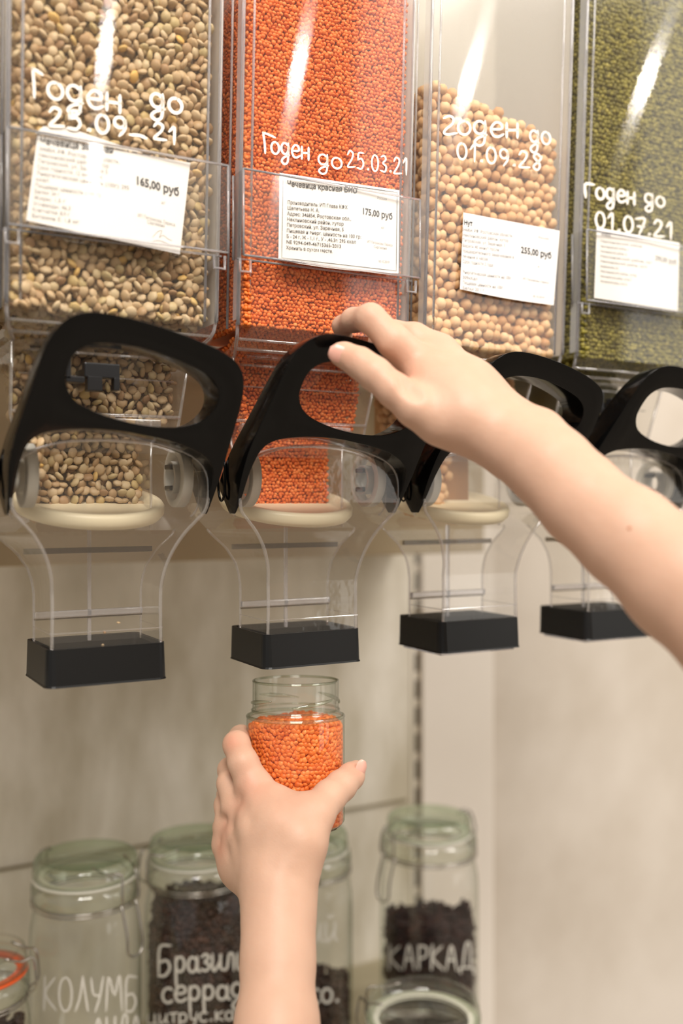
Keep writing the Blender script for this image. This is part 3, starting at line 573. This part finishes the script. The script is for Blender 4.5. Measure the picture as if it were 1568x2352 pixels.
for i, (tx, xe) in enumerate([('346854, РФ, Ростовская область,', 1178), ('Неклиновский район, хутор', 1168), ('Петровский, ул. Заречная, 5', 1160), ('Варить 40 минут после', 1146), ('предварительного замачивания в', 1180), ('течение 6 часов', 1120), ('Срок годности 2 года', 1132), ('', 0), ('Энергетическая ценность на 100г:', 1175), ('309кКал', 1096), ('Пищевая ценность на 100г:', 1156), ('Белки 20,1 г', 1112)]):
    if tx: y = 530+i*12.2; ftext(mb, tx, (1062, y), (xe, y+(xe-1062)*.13), 8, sf)
mb.build('printed_text', M['inkl'], T)
mb = MB(); ftext(mb, 'Россия', (1236, 547), (1260, 551), 6, sf); ftext(mb, 'кг', (1234, 614), (1241, 615), 6, sf); ftext(mb, 'ИП Петракова Лариса', (1200, 642), (1260, 652), 6, sf); ftext(mb, '18.10.2019', (1222, 682), (1250, 686), 6, sf); mb.build('small_print', M['inkl'], T)
T, sf = paper('price_label', [(1370, 522), (1560, 558), (1556, 714), (1364, 684)], .6435, 'white price label in the holder of the olive mung bean bin', .0015)
mb = MB(); ftext(mb, 'Маш', (1380, 540), (1402, 543), 9, sf, .02); ftext(mb, '290,00 руб', (1504, 597), (1553, 608), 12, sf, .02); mb.build('price_text', M['inkl'], T)
mb = MB()
for i, xe in enumerate([1476, 1444, 1440, 1498, 1486, 1420, 1462, 1450, 1440]): y = 556+i*11.5; ftext(mb, 'Неклиновский район, хутор Заречная'[:20+i], (1378, y), (xe, y+(xe-1378)*.13), 7, sf)
mb.build('printed_text', M['inkl'], T)

# ---------------------------------------------------------------- hero jar with red lentils
jc = PD(679, 1562, .784); JR = .0382; JH = .112
ang = math.radians(4.0); ax = np.array([CP, -SP, 0])   # lean the top away from the viewer
def rotax(a, th):
    K = np.array([[0, -a[2], a[1]], [a[2], 0, -a[0]], [-a[1], a[0], 0]]); return np.eye(3)+math.sin(th)*K+(1-math.cos(th))*K@K
RJ = rotax(ax, -ang); jb = jc-RJ@np.array([0, 0, JH])
J = thing('glass_jar', tuple(jb), 'open threaded glass jar filled with orange lentils, held under the spout', 'jar')
b = MB(); b.lathe([(0, .002), (.030, .002), (.0355, .0012), (JR, .005), (JR, .082), (.0378, .0845), (.0362, .0865), (.0338, .0885), (.0336, .092), (.0336, JH-.0012), (.0332, JH), (.0322, JH), (.0318, JH-.0012), (.0318, .090), (.0330, .087)], jb, 64, RJ); b.build('jar_body', M['glass'], J, smooth=True)
b = MB()
def jp(r, a, z): return RJ@np.array([r*math.cos(a), r*math.sin(a), z])+jb
b.tube([jp(.0372, a, .0845) for a in np.linspace(0, 2*math.pi, 64, endpoint=False)], .0015, 8, closed=True)
b.tube([jp(.0330, a, JH-.0004) for a in np.linspace(0, 2*math.pi, 64, endpoint=False)], .0010, 8, closed=True)
b.tube([jp(.0340, a, .0895) for a in np.linspace(0, 2*math.pi, 64, endpoint=False)], .0008, 8, closed=True); b.build('rim_bead', M['glassthick'], J, smooth=True)
va = -math.pi/2-PHI   # direction from the jar towards the viewer
for k in range(4):
    b = MB(); a0 = va+math.radians(-92+k*90); n_ = 14
    b.tube([jp(.0340, a0+math.radians(62)*i/(n_-1), .0945+.0045*i/(n_-1)) for i in range(n_)], [.0014*math.sin(math.pi*(i+.6)/(n_+.2))+.0003 for i in range(n_)], 8); b.build('screw_thread', M['glassthick'], J, smooth=True)
pts = []; s = .0034
for l in range(2):
    r = JR-.0035-l*.0026
    for a, z in hexpts(0, 2*math.pi*r, .005, .0795, s): pts.append(RJ@np.array([r*math.cos(a/r), r*math.sin(a/r), z+.003*math.sin(a/r*2)*(z/.08)])+jb)
for a, z in hexpts(-JR, JR, -JR, JR, s):
    if a*a+z*z < (JR-.005)**2: pts.append(RJ@np.array([a, z, .0785+rng.uniform(0, .002)])+jb)
cb = MB(); cb.lathe([(0, .006), (JR-.0085, .006), (JR-.0085, .077), (0, .077)], jb, 24, RJ)
tri = [(f[0], f[1], f[2]) for f in cb.F]+[(f[0], f[2], f[3]) for f in cb.F]
tag(grains('red_lentils', pts, (.0025, .0025, .0015), M['lent_r'], flat=.55, axis=(SP, CP, 0), extra=(np.array(cb.V), tri), seg=10, rings=6), 'orange-red lentils filling the held glass jar to its shoulder', 'lentils', kind='stuff')

for px_, py_, wd_ in ((272, 1430, 'topmost'), (240, 1452, 'middle one'), (236, 1482, 'lowest')):
    tag(grains('seed_husk', [P(px_, py_, .6800)], (.0016, .0011, .0006), M['lent_b']), 'tiny pale husk in the leftmost empty spout, the %s of three' % wd_, 'husk', 'husks in the leftmost spout')
# ---------------------------------------------------------------- swing-top jars on the shelf
def swing_jar(px, D, ytop, r, R, label, clasp_side, content=None, fill=0, texts=(), gasket='gasket', ring_hang=1, ctag=None, back=True, lid='glassgreen', base=None):
    c = PD(px, ytop, D); cx, cy, zt = c; zb = H-.64 if base is None else base
    T = thing('swing_top_jar', (cx, cy, zb), label, 'jar')
    h = zt-zb
    pr = [(0, .004), (R*.85, .003), (R, .010), (R, h-.085), (R*.985, h-.068), (R*.94, h-.054), (R*.90, h-.044), (R*.93, h-.040), (R*.95, h-.022)]
    MB().lathe(pr, (cx, cy, zb), 48).build('jar_body', M['glass'], T, smooth=True)
    MB().lathe([(R*.93, h-.040), (R*.97, h-.036), (R*.97, h-.029), (R*.95, h-.022), (R*.88, h-.022)], (cx, cy, zb), 48).build('neck_ring', M['glassthick'], T, smooth=True)
    MB().lathe([(r*.80, h-.021), (r*1.01, h-.021), (r*1.03, h-.0195), (r*1.01, h-.018), (r*.80, h-.018)], (cx, cy, zb), 48).build('gasket', M[gasket], T, smooth=True)
    MB().lathe([(r*.9, h-.018), (r*1.02, h-.0175), (r*1.02, h-.012), (r*.99, h-.009)], (cx, cy, zb), 48).build('lid_flange', M['glassthick'], T, smooth=True)
    L_ = MB().lathe([(r*.99, h-.009), (r, h-.005), (r*.97, h-.001), (r*.9, h), (r*.82, h-.0015), (r*.78, h-.003), (0, h-.003)], (cx, cy, zb), 48).build('lid', M[lid], T, smooth=True)
    wm = MB(); a0 = clasp_side
    def q(rr, a, z): return (cx+rr*math.cos(a), cy+rr*math.sin(a), zb+z)
    wm.tube([q(R*.96, a, h-.040) for a in np.linspace(0, 2*math.pi, 40, endpoint=False)], .0011, 6, closed=True)
    wm.tube([q(R*.96, a, h-.0435) for a in np.linspace(0, 2*math.pi, 40, endpoint=False)], .0008, 6, closed=True)
    d = .16
    for sg in (-1, 1):
        wm.tube(catmull([q(R*.97, a0+sg*d, h-.040), q(R*1.12, a0+sg*d, h-.034), q(R*1.14, a0+sg*d*1.1, h-.024), q(R*1.08, a0+sg*d, h-.006), q(r*1.0, a0+sg*.35, h-.006), q(r*.75, a0+sg*.6, h-.001)], 4), .0012, 6)
    if ring_hang: wm.tube(catmull([q(R*1.08, a0-d, h-.034), q(R*1.22, a0-d*.9, h-.062), q(R*1.25, a0-d*.85, h-.080), q(R*1.25, a0, h-.085), q(R*1.25, a0+d*.85, h-.080), q(R*1.22, a0+d*.9, h-.062), q(R*1.08, a0+d, h-.034)], 4), .0013, 6)
    ab = a0+math.pi
    if back: wm.tube(catmull([q(R*.97, ab-.15, h-.038), q(R*1.13, ab-.15, h-.038), q(R*1.2, ab-.1, h-.024), q(R*1.1, ab-.05, h-.006), q(r, ab, h-.006), q(R*1.1, ab+.05, h-.006), q(R*1.2, ab+.1, h-.024), q(R*1.13, ab+.15, h-.038), q(R*.97, ab+.15, h-.038)], 4), .0015, 6)
    wm.build('wire_clasp', M['wire'], T, smooth=True)
    def surf(qx, qy, off=.0008):
        d_ = ray(qx, qy); o2 = np.array([cx, cy]); A = d_[0]**2+d_[1]**2; B_ = -2*(d_[0]*cx+d_[1]*cy); C_ = cx*cx+cy*cy-(R+off)**2
        ds = max(B_*B_-4*A*C_, 0); t_ = (-B_-math.sqrt(ds))/(2*A); return d_*t_+np.array([0, 0, H])
    if texts:
        for (tx, a, b, hh, w) in texts: write(tx, a, b, hh, w, surf).build('handwriting', M['markerg'], T)
    if content:
        mat, name, lab, cat, dims, s, seg = content; pts = []; Rc = R-.0035
        for l in range(2):
            rr = Rc-dims[0]*.8-l*s*.6
            for a, z in hexpts(0, 2*math.pi*rr, .01, fill, s):
                aa = a/rr
                lim = fill-.012*(.5+.5*math.sin(aa*3+px)) - .006*math.sin(aa*7)
                if z < lim and math.cos(aa-(-math.pi/2-.3)) > -.3: pts.append(q(min(rr, (pr[3][0] if z < h-.085 else R*.9)-.006), aa, z))
        for a, z in hexpts(-Rc, Rc, -Rc, Rc, s):
            if a*a+z*z < (Rc-.008)**2: pts.append((cx+a, cy+z, zb+fill-.016+rng.uniform(0, .006)))
        cb = MB().lathe([(0, .008), (Rc-s*1.3, .008), (Rc-s*1.3, fill-.02), (0, fill-.02)], (cx, cy, zb), 20)
        tri = [(f[0], f[1], f[2]) for f in cb.F]+[(f[0], f[2], f[3]) for f in cb.F]
        tag(grains(name, pts, dims, mat, extra=(np.array(cb.V), tri), seg=seg, rings=4, var=.3), lab, cat, kind='stuff')
    return T
va = -math.pi/2-PHI
swing_jar(197, 1.0, 1962, .0505, .0545, 'green-lidded swing-top jar, nearly empty, leftmost whole jar of the row', va+1.0, texts=[('КОЛУМБ', (100, 2322), (322, 2322), 78, 6), ('АНДА', (215, 2392), (330, 2384), 52, 6)])
swing_jar(452, 1.0575, 1922, .0495, .0545, 'swing-top jar full of dark coffee beans, left of the wrist', math.pi-.1+.2, (M['bean'], 'coffee_beans', 'dark coffee beans filling the jar left of the wrist', 'coffee beans', (.0050, .0034, .0026), .0062, 8), .235,
          [('Бразилия', (362, 2240), (602, 2222), 68, 7), ('серрадо', (372, 2302), (600, 2290), 62, 7), ('цитрус.карам', (338, 2352), (620, 2340), 40, 5)], ring_hang=0)
swing_jar(700, 1.12, 1908, .0475, .0535, 'swing-top jar half hidden behind the wrist, coffee low inside', 1.2, (M['bean'], 'coffee_beans', 'coffee beans lying low in the jar behind the wrist', 'coffee beans', (.0050, .0034, .0026), .0062, 8), .115, [('ий', (712, 2168), (778, 2162), 80, 6), ('со.', (712, 2304), (785, 2300), 60, 7)], ring_hang=0)
swing_jar(985, 1.203, 1873, .0500, .0590, 'swing-top jar of dark dried hibiscus, rightmost of the row beside the white column', math.pi+.15, (M['petal'], 'hibiscus_petals', 'dark dried hibiscus in the rightmost swing-top jar', 'tea', (.0075, .0040, .0016), .0060, 6), .152, [('КАРКАД', (892, 2226), (1092, 2226), 56, 6)])
swing_jar(-52, .93, 2185, .044, .048, 'swing-top jar with an orange gasket at the lower left corner', -.35, (M['bean'], 'coffee_beans', 'coffee beans in the jar with the orange gasket', 'coffee beans', (.0050, .0034, .0026), .0062, 8), .16, gasket='gasketo', ring_hang=0, lid='glass')
swing_jar(972, .99, 2296, .0555, .0595, 'clear-lidded jar at the lower edge in front of the hibiscus jar', 2.2, (M['bean'], 'coffee_beans', 'coffee beans in the jar at the lower picture edge', 'coffee beans', (.0050, .0034, .0026), .0062, 8), .095, [('БОО', (900, 2420), (1040, 2420), 60, 7)], ring_hang=0, lid='glass', back=False)

# ---------------------------------------------------------------- hands and forearms
def smin(a, b, k):
    h = np.maximum(k-np.abs(a-b), 0)/k; return np.minimum(a, b)-h*h*k*.25
def surface_nets(F, org, h):
    sgn = F < 0; c = np.zeros(np.array(F.shape)-1, dtype=np.int8)
    for i in (0, 1):
        for j in (0, 1):
            for k in (0, 1): c += sgn[i:i+c.shape[0], j:j+c.shape[1], k:k+c.shape[2]]
    act = np.argwhere((c > 0) & (c < 8)); idx = -np.ones(c.shape, dtype=np.int64); idx[tuple(act.T)] = np.arange(len(act))
    acc = np.zeros((len(act), 3)); cnt = np.zeros(len(act)); corners = [(i, j, k) for i in (0, 1) for j in (0, 1) for k in (0, 1)]
    for a in corners:
        for ax_ in range(3):
            if a[ax_] == 0:
                b = list(a); b[ax_] = 1; fa = F[act[:, 0]+a[0], act[:, 1]+a[1], act[:, 2]+a[2]]; fb = F[act[:, 0]+b[0], act[:, 1]+b[1], act[:, 2]+b[2]]
                mk_ = (fa < 0) != (fb < 0); t_ = np.where(mk_, fa/(fa-fb+1e-20), 0); p = np.tile(np.array(a, float), (len(act), 1)); p[:, ax_] += t_
                acc[mk_] += p[mk_]; cnt[mk_] += 1
    V = (act+acc/cnt[:, None])*h+org; Q = []
    for ax_ in range(3):
        o1, o2 = [(1, 2), (2, 0), (0, 1)][ax_]
        sl0 = [slice(None)]*3; sl1 = [slice(None)]*3; sl0[ax_] = slice(0, -1); sl1[ax_] = slice(1, None)
        A, B_ = sgn[tuple(sl0)], sgn[tuple(sl1)]; e = np.argwhere(A != B_); fl = A[tuple(e.T)]
        ok = (e[:, o1] > 0) & (e[:, o2] > 0) & (e[:, o1] < c.shape[o1]) & (e[:, o2] < c.shape[o2]); e = e[ok]; fl = fl[ok]
        d1 = np.zeros(3, int); d1[o1] = 1; d2 = np.zeros(3, int); d2[o2] = 1
        q = np.stack([idx[tuple((e-d1-d2).T)], idx[tuple((e-d2).T)], idx[tuple(e.T)], idx[tuple((e-d1).T)]], 1); q[~fl] = q[~fl][:, ::-1]; Q.append(q)
    return V, np.vstack(Q)
def build_arm(groups, links, h=.0012, knuckles=(), smooth_it=4, dents=()):
    """groups: list of (k, [[(x,y,z,r),...chain], ...]); each group is melted with k, groups are melted with links[i]"""
    allp = np.array([p for g in groups for ch in g[1] for p in ch]); lo = (allp[:, :3]-allp[:, 3:4]).min(0)-.008; hi = (allp[:, :3]+allp[:, 3:4]).max(0)+.008
    n = np.ceil((hi-lo)/h).astype(int)+1; ax3 = [(lo[i]+np.arange(n[i])*h).astype(np.float32) for i in range(3)]
    tot = np.full(n, .05, dtype=np.float32)
    for (k, chains), lk in zip(groups, links):
        g = None; ga = np.array([p for ch in chains for p in ch]); glo = (ga[:, :3]-ga[:, 3:4]).min(0)-.012; ghi = (ga[:, :3]+ga[:, 3:4]).max(0)+.012
        i0 = np.maximum(((glo-lo)/h).astype(int), 0); i1 = np.minimum(((ghi-lo)/h).astype(int)+2, n); sl = tuple(slice(a, b) for a, b in zip(i0, i1))
        X, Y, Z = np.meshgrid(ax3[0][sl[0]], ax3[1][sl[1]], ax3[2][sl[2]], indexing='ij', sparse=True)
        for ch in chains:
            segs = list(zip(ch[:-1], ch[1:])) if len(ch) > 1 else [(ch[0], ch[0])]
            for a, b in segs:
                a = np.array(a, dtype=np.float32); b = np.array(b, dtype=np.float32); ab = b[:3]-a[:3]; L2 = max(float(ab@ab), 1e-12)
                t_ = np.clip(((X-a[0])*ab[0]+(Y-a[1])*ab[1]+(Z-a[2])*ab[2])/L2, 0, 1)
                d = np.sqrt((X-a[0]-t_*ab[0])**2+(Y-a[1]-t_*ab[1])**2+(Z-a[2]-t_*ab[2])**2)-(a[3]+(b[3]-a[3])*t_)
                g = d if g is None else smin(g, d, k)
        tot[sl] = smin(tot[sl], g, lk)
    for (x, y, z, r, dep) in dents:
        i0 = np.maximum(((np.array([x, y, z])-3*r-lo)/h).astype(int), 0); i1 = np.minimum(((np.array([x, y, z])+3*r-lo)/h).astype(int)+2, n); sl = tuple(slice(a, b) for a, b in zip(i0, i1))
        X, Y, Z = np.meshgrid(ax3[0][sl[0]], ax3[1][sl[1]], ax3[2][sl[2]], indexing='ij', sparse=True)
        tot[sl] += dep*np.exp(-((X-x)**2+(Y-y)**2+(Z-z)**2)/(r*r))
    V, Q = surface_nets(tot, lo, h)
    e = np.vstack([Q[:, [0, 1]], Q[:, [1, 2]], Q[:, [2, 3]], Q[:, [3, 0]]])
    for it in range(smooth_it):
        s_ = np.zeros_like(V); c_ = np.zeros(len(V))
        for i in range(3): s_[:, i] = np.bincount(e[:, 0], V[e[:, 1], i], len(V))+np.bincount(e[:, 1], V[e[:, 0], i], len(V))
        c_ = np.bincount(e[:, 0], minlength=len(V))+np.bincount(e[:, 1], minlength=len(V)); V = V*.4+.6*s_/c_[:, None]
    red = np.zeros(len(V))
    for (x, y, z, r, a) in knuckles: red += a*np.exp(-((V-np.array([x, y, z]))**2).sum(1)/(r*r))
    return V, Q, red
def skinmat():
    m, N, L = newmat('skin'); b = N['Principled BSDF']; b.inputs['Roughness'].default_value = .5; b.inputs['Specular IOR Level'].default_value = .35
    b.inputs['Subsurface Weight'].default_value = .15; b.inputs['Subsurface Radius'].default_value = (1, .35, .2); b.inputs['Subsurface Scale'].default_value = .005
    at = N.new('ShaderNodeAttribute'); at.attribute_name = 'red'; mx = N.new('ShaderNodeMix'); mx.data_type = 'RGBA'; mx.clamp_factor = True
    n = N.new('ShaderNodeTexNoise'); n.inputs['Scale'].default_value = 70; n.inputs['Detail'].default_value = 3; tc = N.new('ShaderNodeTexCoord'); L.new(tc.outputs['Object'], n.inputs['Vector'])
    m0 = N.new('ShaderNodeMix'); m0.data_type = 'RGBA'; m0.inputs['A'].default_value = srgb(201, 160, 135); m0.inputs['B'].default_value = srgb(210, 171, 147); L.new(n.outputs['Fac'], m0.inputs['Factor'])
    mx.inputs['B'].default_value = srgb(206, 124, 98); L.new(at.outputs['Fac'], mx.inputs['Factor']); L.new(m0.outputs['Result'], mx.inputs['A']); L.new(mx.outputs['Result'], b.inputs['Base Color'])
    n2 = N.new('ShaderNodeTexVoronoi'); n2.inputs['Scale'].default_value = 900; L.new(tc.outputs['Object'], n2.inputs['Vector'])
    n3 = N.new('ShaderNodeTexNoise'); n3.inputs['Scale'].default_value = 160; n3.inputs['Detail'].default_value = 5; L.new(tc.outputs['Object'], n3.inputs['Vector'])
    b0 = N.new('ShaderNodeBump'); b0.inputs['Strength'].default_value = .22; b0.inputs['Distance'].default_value = .0012; L.new(n3.outputs['Fac'], b0.inputs['Height'])
    bp = N.new('ShaderNodeBump'); L.new(b0.outputs['Normal'], bp.inputs['Normal']); bp.inputs['Strength'].default_value = .08; bp.inputs['Distance'].default_value = .0006; L.new(n2.outputs['Distance'], bp.inputs['Height']); L.new(bp.outputs['Normal'], b.inputs['Normal'])
    return m
M['skin'] = skinmat(); M['nail'] = pmat('fingernail', srgb(224, 168, 150), .28, .5, sss=.1); M['mole'] = pmat('mole', srgb(176, 112, 74), .5)
def arm_obj(V, Q, red, parent, label):
    V = V-np.array(parent['_w']); me = D_.meshes.new('arm'); me.vertices.add(len(V)); me.vertices.foreach_set('co', V.astype(np.float32).ravel())
    me.loops.add(len(Q)*4); me.loops.foreach_set('vertex_index', Q.astype(np.int32).ravel()); me.polygons.add(len(Q)); me.polygons.foreach_set('loop_start', np.arange(0, len(Q)*4, 4, dtype=np.int32)); me.polygons.foreach_set('use_smooth', np.ones(len(Q), dtype=bool))
    at = me.attributes.new('red', 'FLOAT', 'POINT'); at.data.foreach_set('value', red.astype(np.float32)); me.update(calc_edges=True); me.materials.append(M['skin'])
    o = D_.objects.new('arm', me); COL.objects.link(o); o.parent = parent; o['label'] = label; o['_w'] = parent['_w']; return o
def J3(px, py, D, rpx): p = PD(px, py, D); return (p[0], p[1], p[2], rpx*D/FPX)
person = thing('person', tuple(PD(1568, 1500, .50)), 'bare-armed person reaching in, one hand pulling the black handle, the other holding the jar', 'person')
def K(px, py, D, r, a): p = PD(px, py, D); return (p[0], p[1], p[2], r, a)
# right arm: hand over the top bar of the red-lentil handle
index = [J3(962, 838, .672, 46), J3(905, 785, .668, 38), J3(851, 731, .672, 33), J3(812, 735, .690, 27), J3(786, 748, .705, 22), J3(790, 775, .715, 20)]
middle = [J3(1005, 812, .688, 46), J3(950, 778, .692, 36), J3(905, 768, .700, 31), J3(872, 785, .722, 25), J3(868, 806, .728, 21)]
ringf = [J3(1022, 822, .705, 42), J3(975, 792, .712, 32), J3(945, 790, .722, 28), J3(915, 812, .738, 23), J3(910, 830, .742, 20)]
pinky = [J3(1045, 850, .715, 36), J3(1010, 825, .725, 28), J3(985, 825, .738, 24), J3(960, 845, .750, 19)]
thumb = [J3(1085, 985, .655, 56), J3(1010, 965, .648, 54), J3(955, 935, .645, 45), J3(905, 895, .646, 38), J3(860, 858, .650, 36), J3(825, 833, .655, 33), J3(790, 815, .660, 26), J3(780, 813, .661, 23)]
palm = [[J3(962, 838, .672, 46), J3(1060, 905, .660, 62), J3(1160, 1000, .648, 64)], [J3(1005, 815, .688, 44), J3(1080, 890, .676, 56), J3(1180, 985, .655, 58)], [J3(1022, 825, .705, 38), J3(1105, 912, .690, 48), J3(1185, 990, .662, 52)],
        [J3(1045, 855, .715, 32), J3(1120, 930, .700, 42), J3(1190, 995, .668, 48)], [J3(985, 950, .655, 46), J3(1060, 960, .650, 66), J3(1150, 1010, .645, 60)], [J3(985, 890, .660, 50), J3(1070, 960, .652, 60)]]
fore = [[J3(1150, 1002, .648, 66), J3(1215, 1040, .635, 76), J3(1270, 1085, .622, 84), J3(1340, 1155, .605, 93), J3(1440, 1232, .585, 108), J3(1568, 1338, .560, 130), J3(1720, 1460, .535, 150), J3(1900, 1600, .51, 160)], [J3(1190, 985, .66, 40), J3(1243, 998, .645, 42), J3(1290, 1050, .63, 44), J3(1340, 1110, .61, 56)]]
kn = [K(955, 795, .64, .014, .7), K(1008, 775, .66, .010, .35), K(850, 700, .65, .010, .4), K(785, 800, .64, .010, .5), K(860, 850, .625, .010, .25), K(930, 890, .65, .012, .3)]
dn = [K(905, 858, .642, .0045, .002), K(920, 873, .640, .0045, .003), K(935, 887, .636, .0050, .0048), K(950, 900, .633, .0045, .0040), K(962, 910, .632, .0035, .0016), K(866, 838, .634, .0014, .0005), K(858, 862, .634, .0014, .0005), K(862, 850, .633, .0012, .0005), K(1000, 850, .655, .006, .0010), K(1060, 880, .650, .007, .0008)]
bumps = [[J3(956, 806, .648, 27)], [J3(1006, 792, .668, 26)]]
V, Q, red = build_arm([(.013, palm+fore), (.006, [thumb]), (.004, [index]), (.004, [middle]), (.004, [ringf]), (.004, [pinky])], [.004, .006, .003, .006, .005, .005], knuckles=kn, dents=dn)
armR = arm_obj(V, Q, red, person, 'forearm from the right edge, hand closed over the black handle')
# left arm: hand round the jar from the front
index = [J3(582, 1806, .735, 41), J3(558, 1752, .738, 34), J3(543, 1710, .752, 30), J3(553, 1694, .790, 27), J3(578, 1692, .822, 24), J3(612, 1696, .838, 20)]
middle = [J3(546, 1850, .742, 38), J3(528, 1800, .750, 29), J3(528, 1768, .772, 27), J3(548, 1756, .806, 25), J3(585, 1758, .838, 22), J3(622, 1764, .848, 19)]
ringf = [J3(528, 1895, .750, 34), J3(520, 1848, .762, 27), J3(524, 1825, .790, 25), J3(552, 1818, .826, 23), J3(595, 1822, .848, 20)]
pinky = [J3(522, 1940, .752, 32), J3(515, 1900, .768, 25), J3(525, 1882, .800, 22), J3(562, 1880, .832, 19), J3(592, 1882, .846, 17)]
thumb = [J3(672, 1985, .700, 58), J3(692, 1925, .702, 52), J3(722, 1872, .712, 44), J3(756, 1830, .730, 36), J3(783, 1805, .744, 33), J3(806, 1783, .758, 28), J3(818, 1768, .768, 22)]
palm = [[J3(586, 1812, .733, 42), J3(600, 1900, .716, 50), J3(625, 2010, .698, 60)], [J3(548, 1855, .742, 38), J3(575, 1930, .728, 46), J3(615, 2020, .702, 58)], [J3(528, 1898, .750, 36), J3(558, 1965, .736, 44), J3(608, 2035, .706, 52)],
        [J3(522, 1942, .752, 34), J3(555, 1995, .740, 42), J3(610, 2050, .708, 50)], [J3(630, 1850, .722, 44), J3(650, 1900, .708, 52), J3(650, 2000, .698, 62)], [J3(690, 1880, .710, 40), J3(690, 1940, .702, 50), J3(665, 2030, .696, 58)], [J3(640, 1860, .722, 40), J3(690, 1866, .716, 38)]]
fore = [[J3(640, 2020, .696, 68), J3(641, 2075, .690, 74), J3(639, 2130, .680, 76), J3(638, 2210, .665, 79), J3(636, 2352, .640, 90), J3(632, 2520, .61, 104), J3(628, 2700, .58, 114)]]
kn = [K(575, 1782, .71, .013, .85), K(535, 1840, .72, .010, .4), K(512, 1900, .73, .010, .3), K(495, 1950, .73, .010, .4), K(530, 1700, .74, .009, .5), K(825, 1755, .75, .008, .5), K(680, 1850, .70, .014, .18)]
V, Q, red = build_arm([(.011, palm+fore), (.006, [thumb]), (.004, [index]), (.004, [middle]), (.004, [ringf]), (.004, [pinky])], [.004, .008, .005, .004, .004, .004], knuckles=kn, dents=[K(548, 1835, .722, .006, .0026), K(560, 1858, .712, .006, .0020), K(576, 1885, .704, .006, .0013), K(526, 1880, .735, .005, .0024), K(540, 1902, .722, .006, .0022), K(555, 1935, .712, .006, .0014), K(518, 1932, .738, .005, .0020), K(535, 1955, .722, .006, .0018), K(600, 1965, .695, .008, .0010), K(625, 1995, .680, .007, .0014), K(668, 2010, .675, .007, .0012), K(530, 1775, .74, .004, .002)])
armL = arm_obj(V, Q, red, person, 'forearm from below, hand wrapped round the glass jar')
def nail(tip, tipdir, normal, L_, W_, parent, label):
    d = np.array(tipdir, float); d /= np.linalg.norm(d); nrm = np.array(normal, float); nrm -= d*(nrm@d); nrm /= np.linalg.norm(nrm); sd = np.cross(d, nrm); V = []; F = []; n1, n2 = 8, 8
    for i in range(n1+1):
        for j in range(n2+1):
            u = i/n1*2-1; v = j/n2*2-1; w = W_*math.sqrt(max(0, 1-max(0, abs(u)-.35)**2/.55)); a = v*1.05
            V.append(np.array(tip)+d*u*L_+sd*w*math.sin(a)/math.sin(1.05)+nrm*(W_*.62*(math.cos(a)-1)-L_*.10*u*u+.0004))
    for i in range(n1):
        for j in range(n2): a = i*(n2+1)+j; F.append((a, a+1, a+n2+2, a+n2+1))
    return mk('fingernail', V, F, M['nail'], parent, smooth=True, label=label)
dR = np.array([CP, -SP, 0]); dU = np.array([0, 0, 1.]); dF = np.array([SP, CP, 0])
def on_skin(o, px, py, rad=.0022):
    d_ = ray(px, py); d_ = d_/np.linalg.norm(d_); me = o.data; n_ = len(me.vertices); Vw = np.zeros(n_*3); me.vertices.foreach_get('co', Vw); Vw = Vw.reshape(-1, 3)+np.array(person['_w'])
    N_ = np.zeros(n_*3); me.vertices.foreach_get('normal', N_); N_ = N_.reshape(-1, 3); rel = Vw-np.array([0, 0, H]); tt = rel@d_; ds = np.linalg.norm(rel-tt[:, None]*d_, axis=1)
    c_ = np.where(ds < rad)[0]; t0 = tt[c_].min(); c_ = c_[tt[c_] < t0+.004]; return Vw[c_].mean(0), N_[c_].mean(0)/np.linalg.norm(N_[c_].mean(0))
p_, n_ = on_skin(armR, 779, 814); nail(p_+n_*.0006, -dR*.80+dU*.30, n_, .0068, .0056, armR, 'thumbnail over the black handle')
p_, n_ = on_skin(armL, 830, 1768); nail(p_+n_*.0006, dU*.75+dR*.35+dF*.3, n_, .0072, .0052, armL, 'thumbnail beside the jar')
mp = PD(1441, 1210, .536); mm = MB().lathe([(0, .0004), (.001, .0003), (.0013, -.0002)], (0, 0, 0), 12)
# mole: find the skin surface point nearest to the viewer along its ray
dd = ray(1441, 1210); dd = dd/np.linalg.norm(dd); Vw = np.array([v.co[:] for v in armR.data.vertices])+np.array(person['_w']); rel = Vw-np.array([0, 0, H]); tt = rel@dd; dist = np.linalg.norm(rel-tt[:, None]*dd, axis=1)
cand = np.where(dist < .0015)[0]; pt = Vw[cand[np.argmin(tt[cand])]]
MB().lathe([(0, .0005), (.0007, .0004), (.0012, -.0001), (.0013, -.001)], pt, 12, np.stack([np.cross(-dd, [0, 0, 1.]), np.array([0, 0, 1.]), -dd], 1)).build('mole', M['mole'], armR, smooth=True, label='small brown mole')
# drop helper properties
for o in D_.objects:
    if '_w' in o: del o['_w']
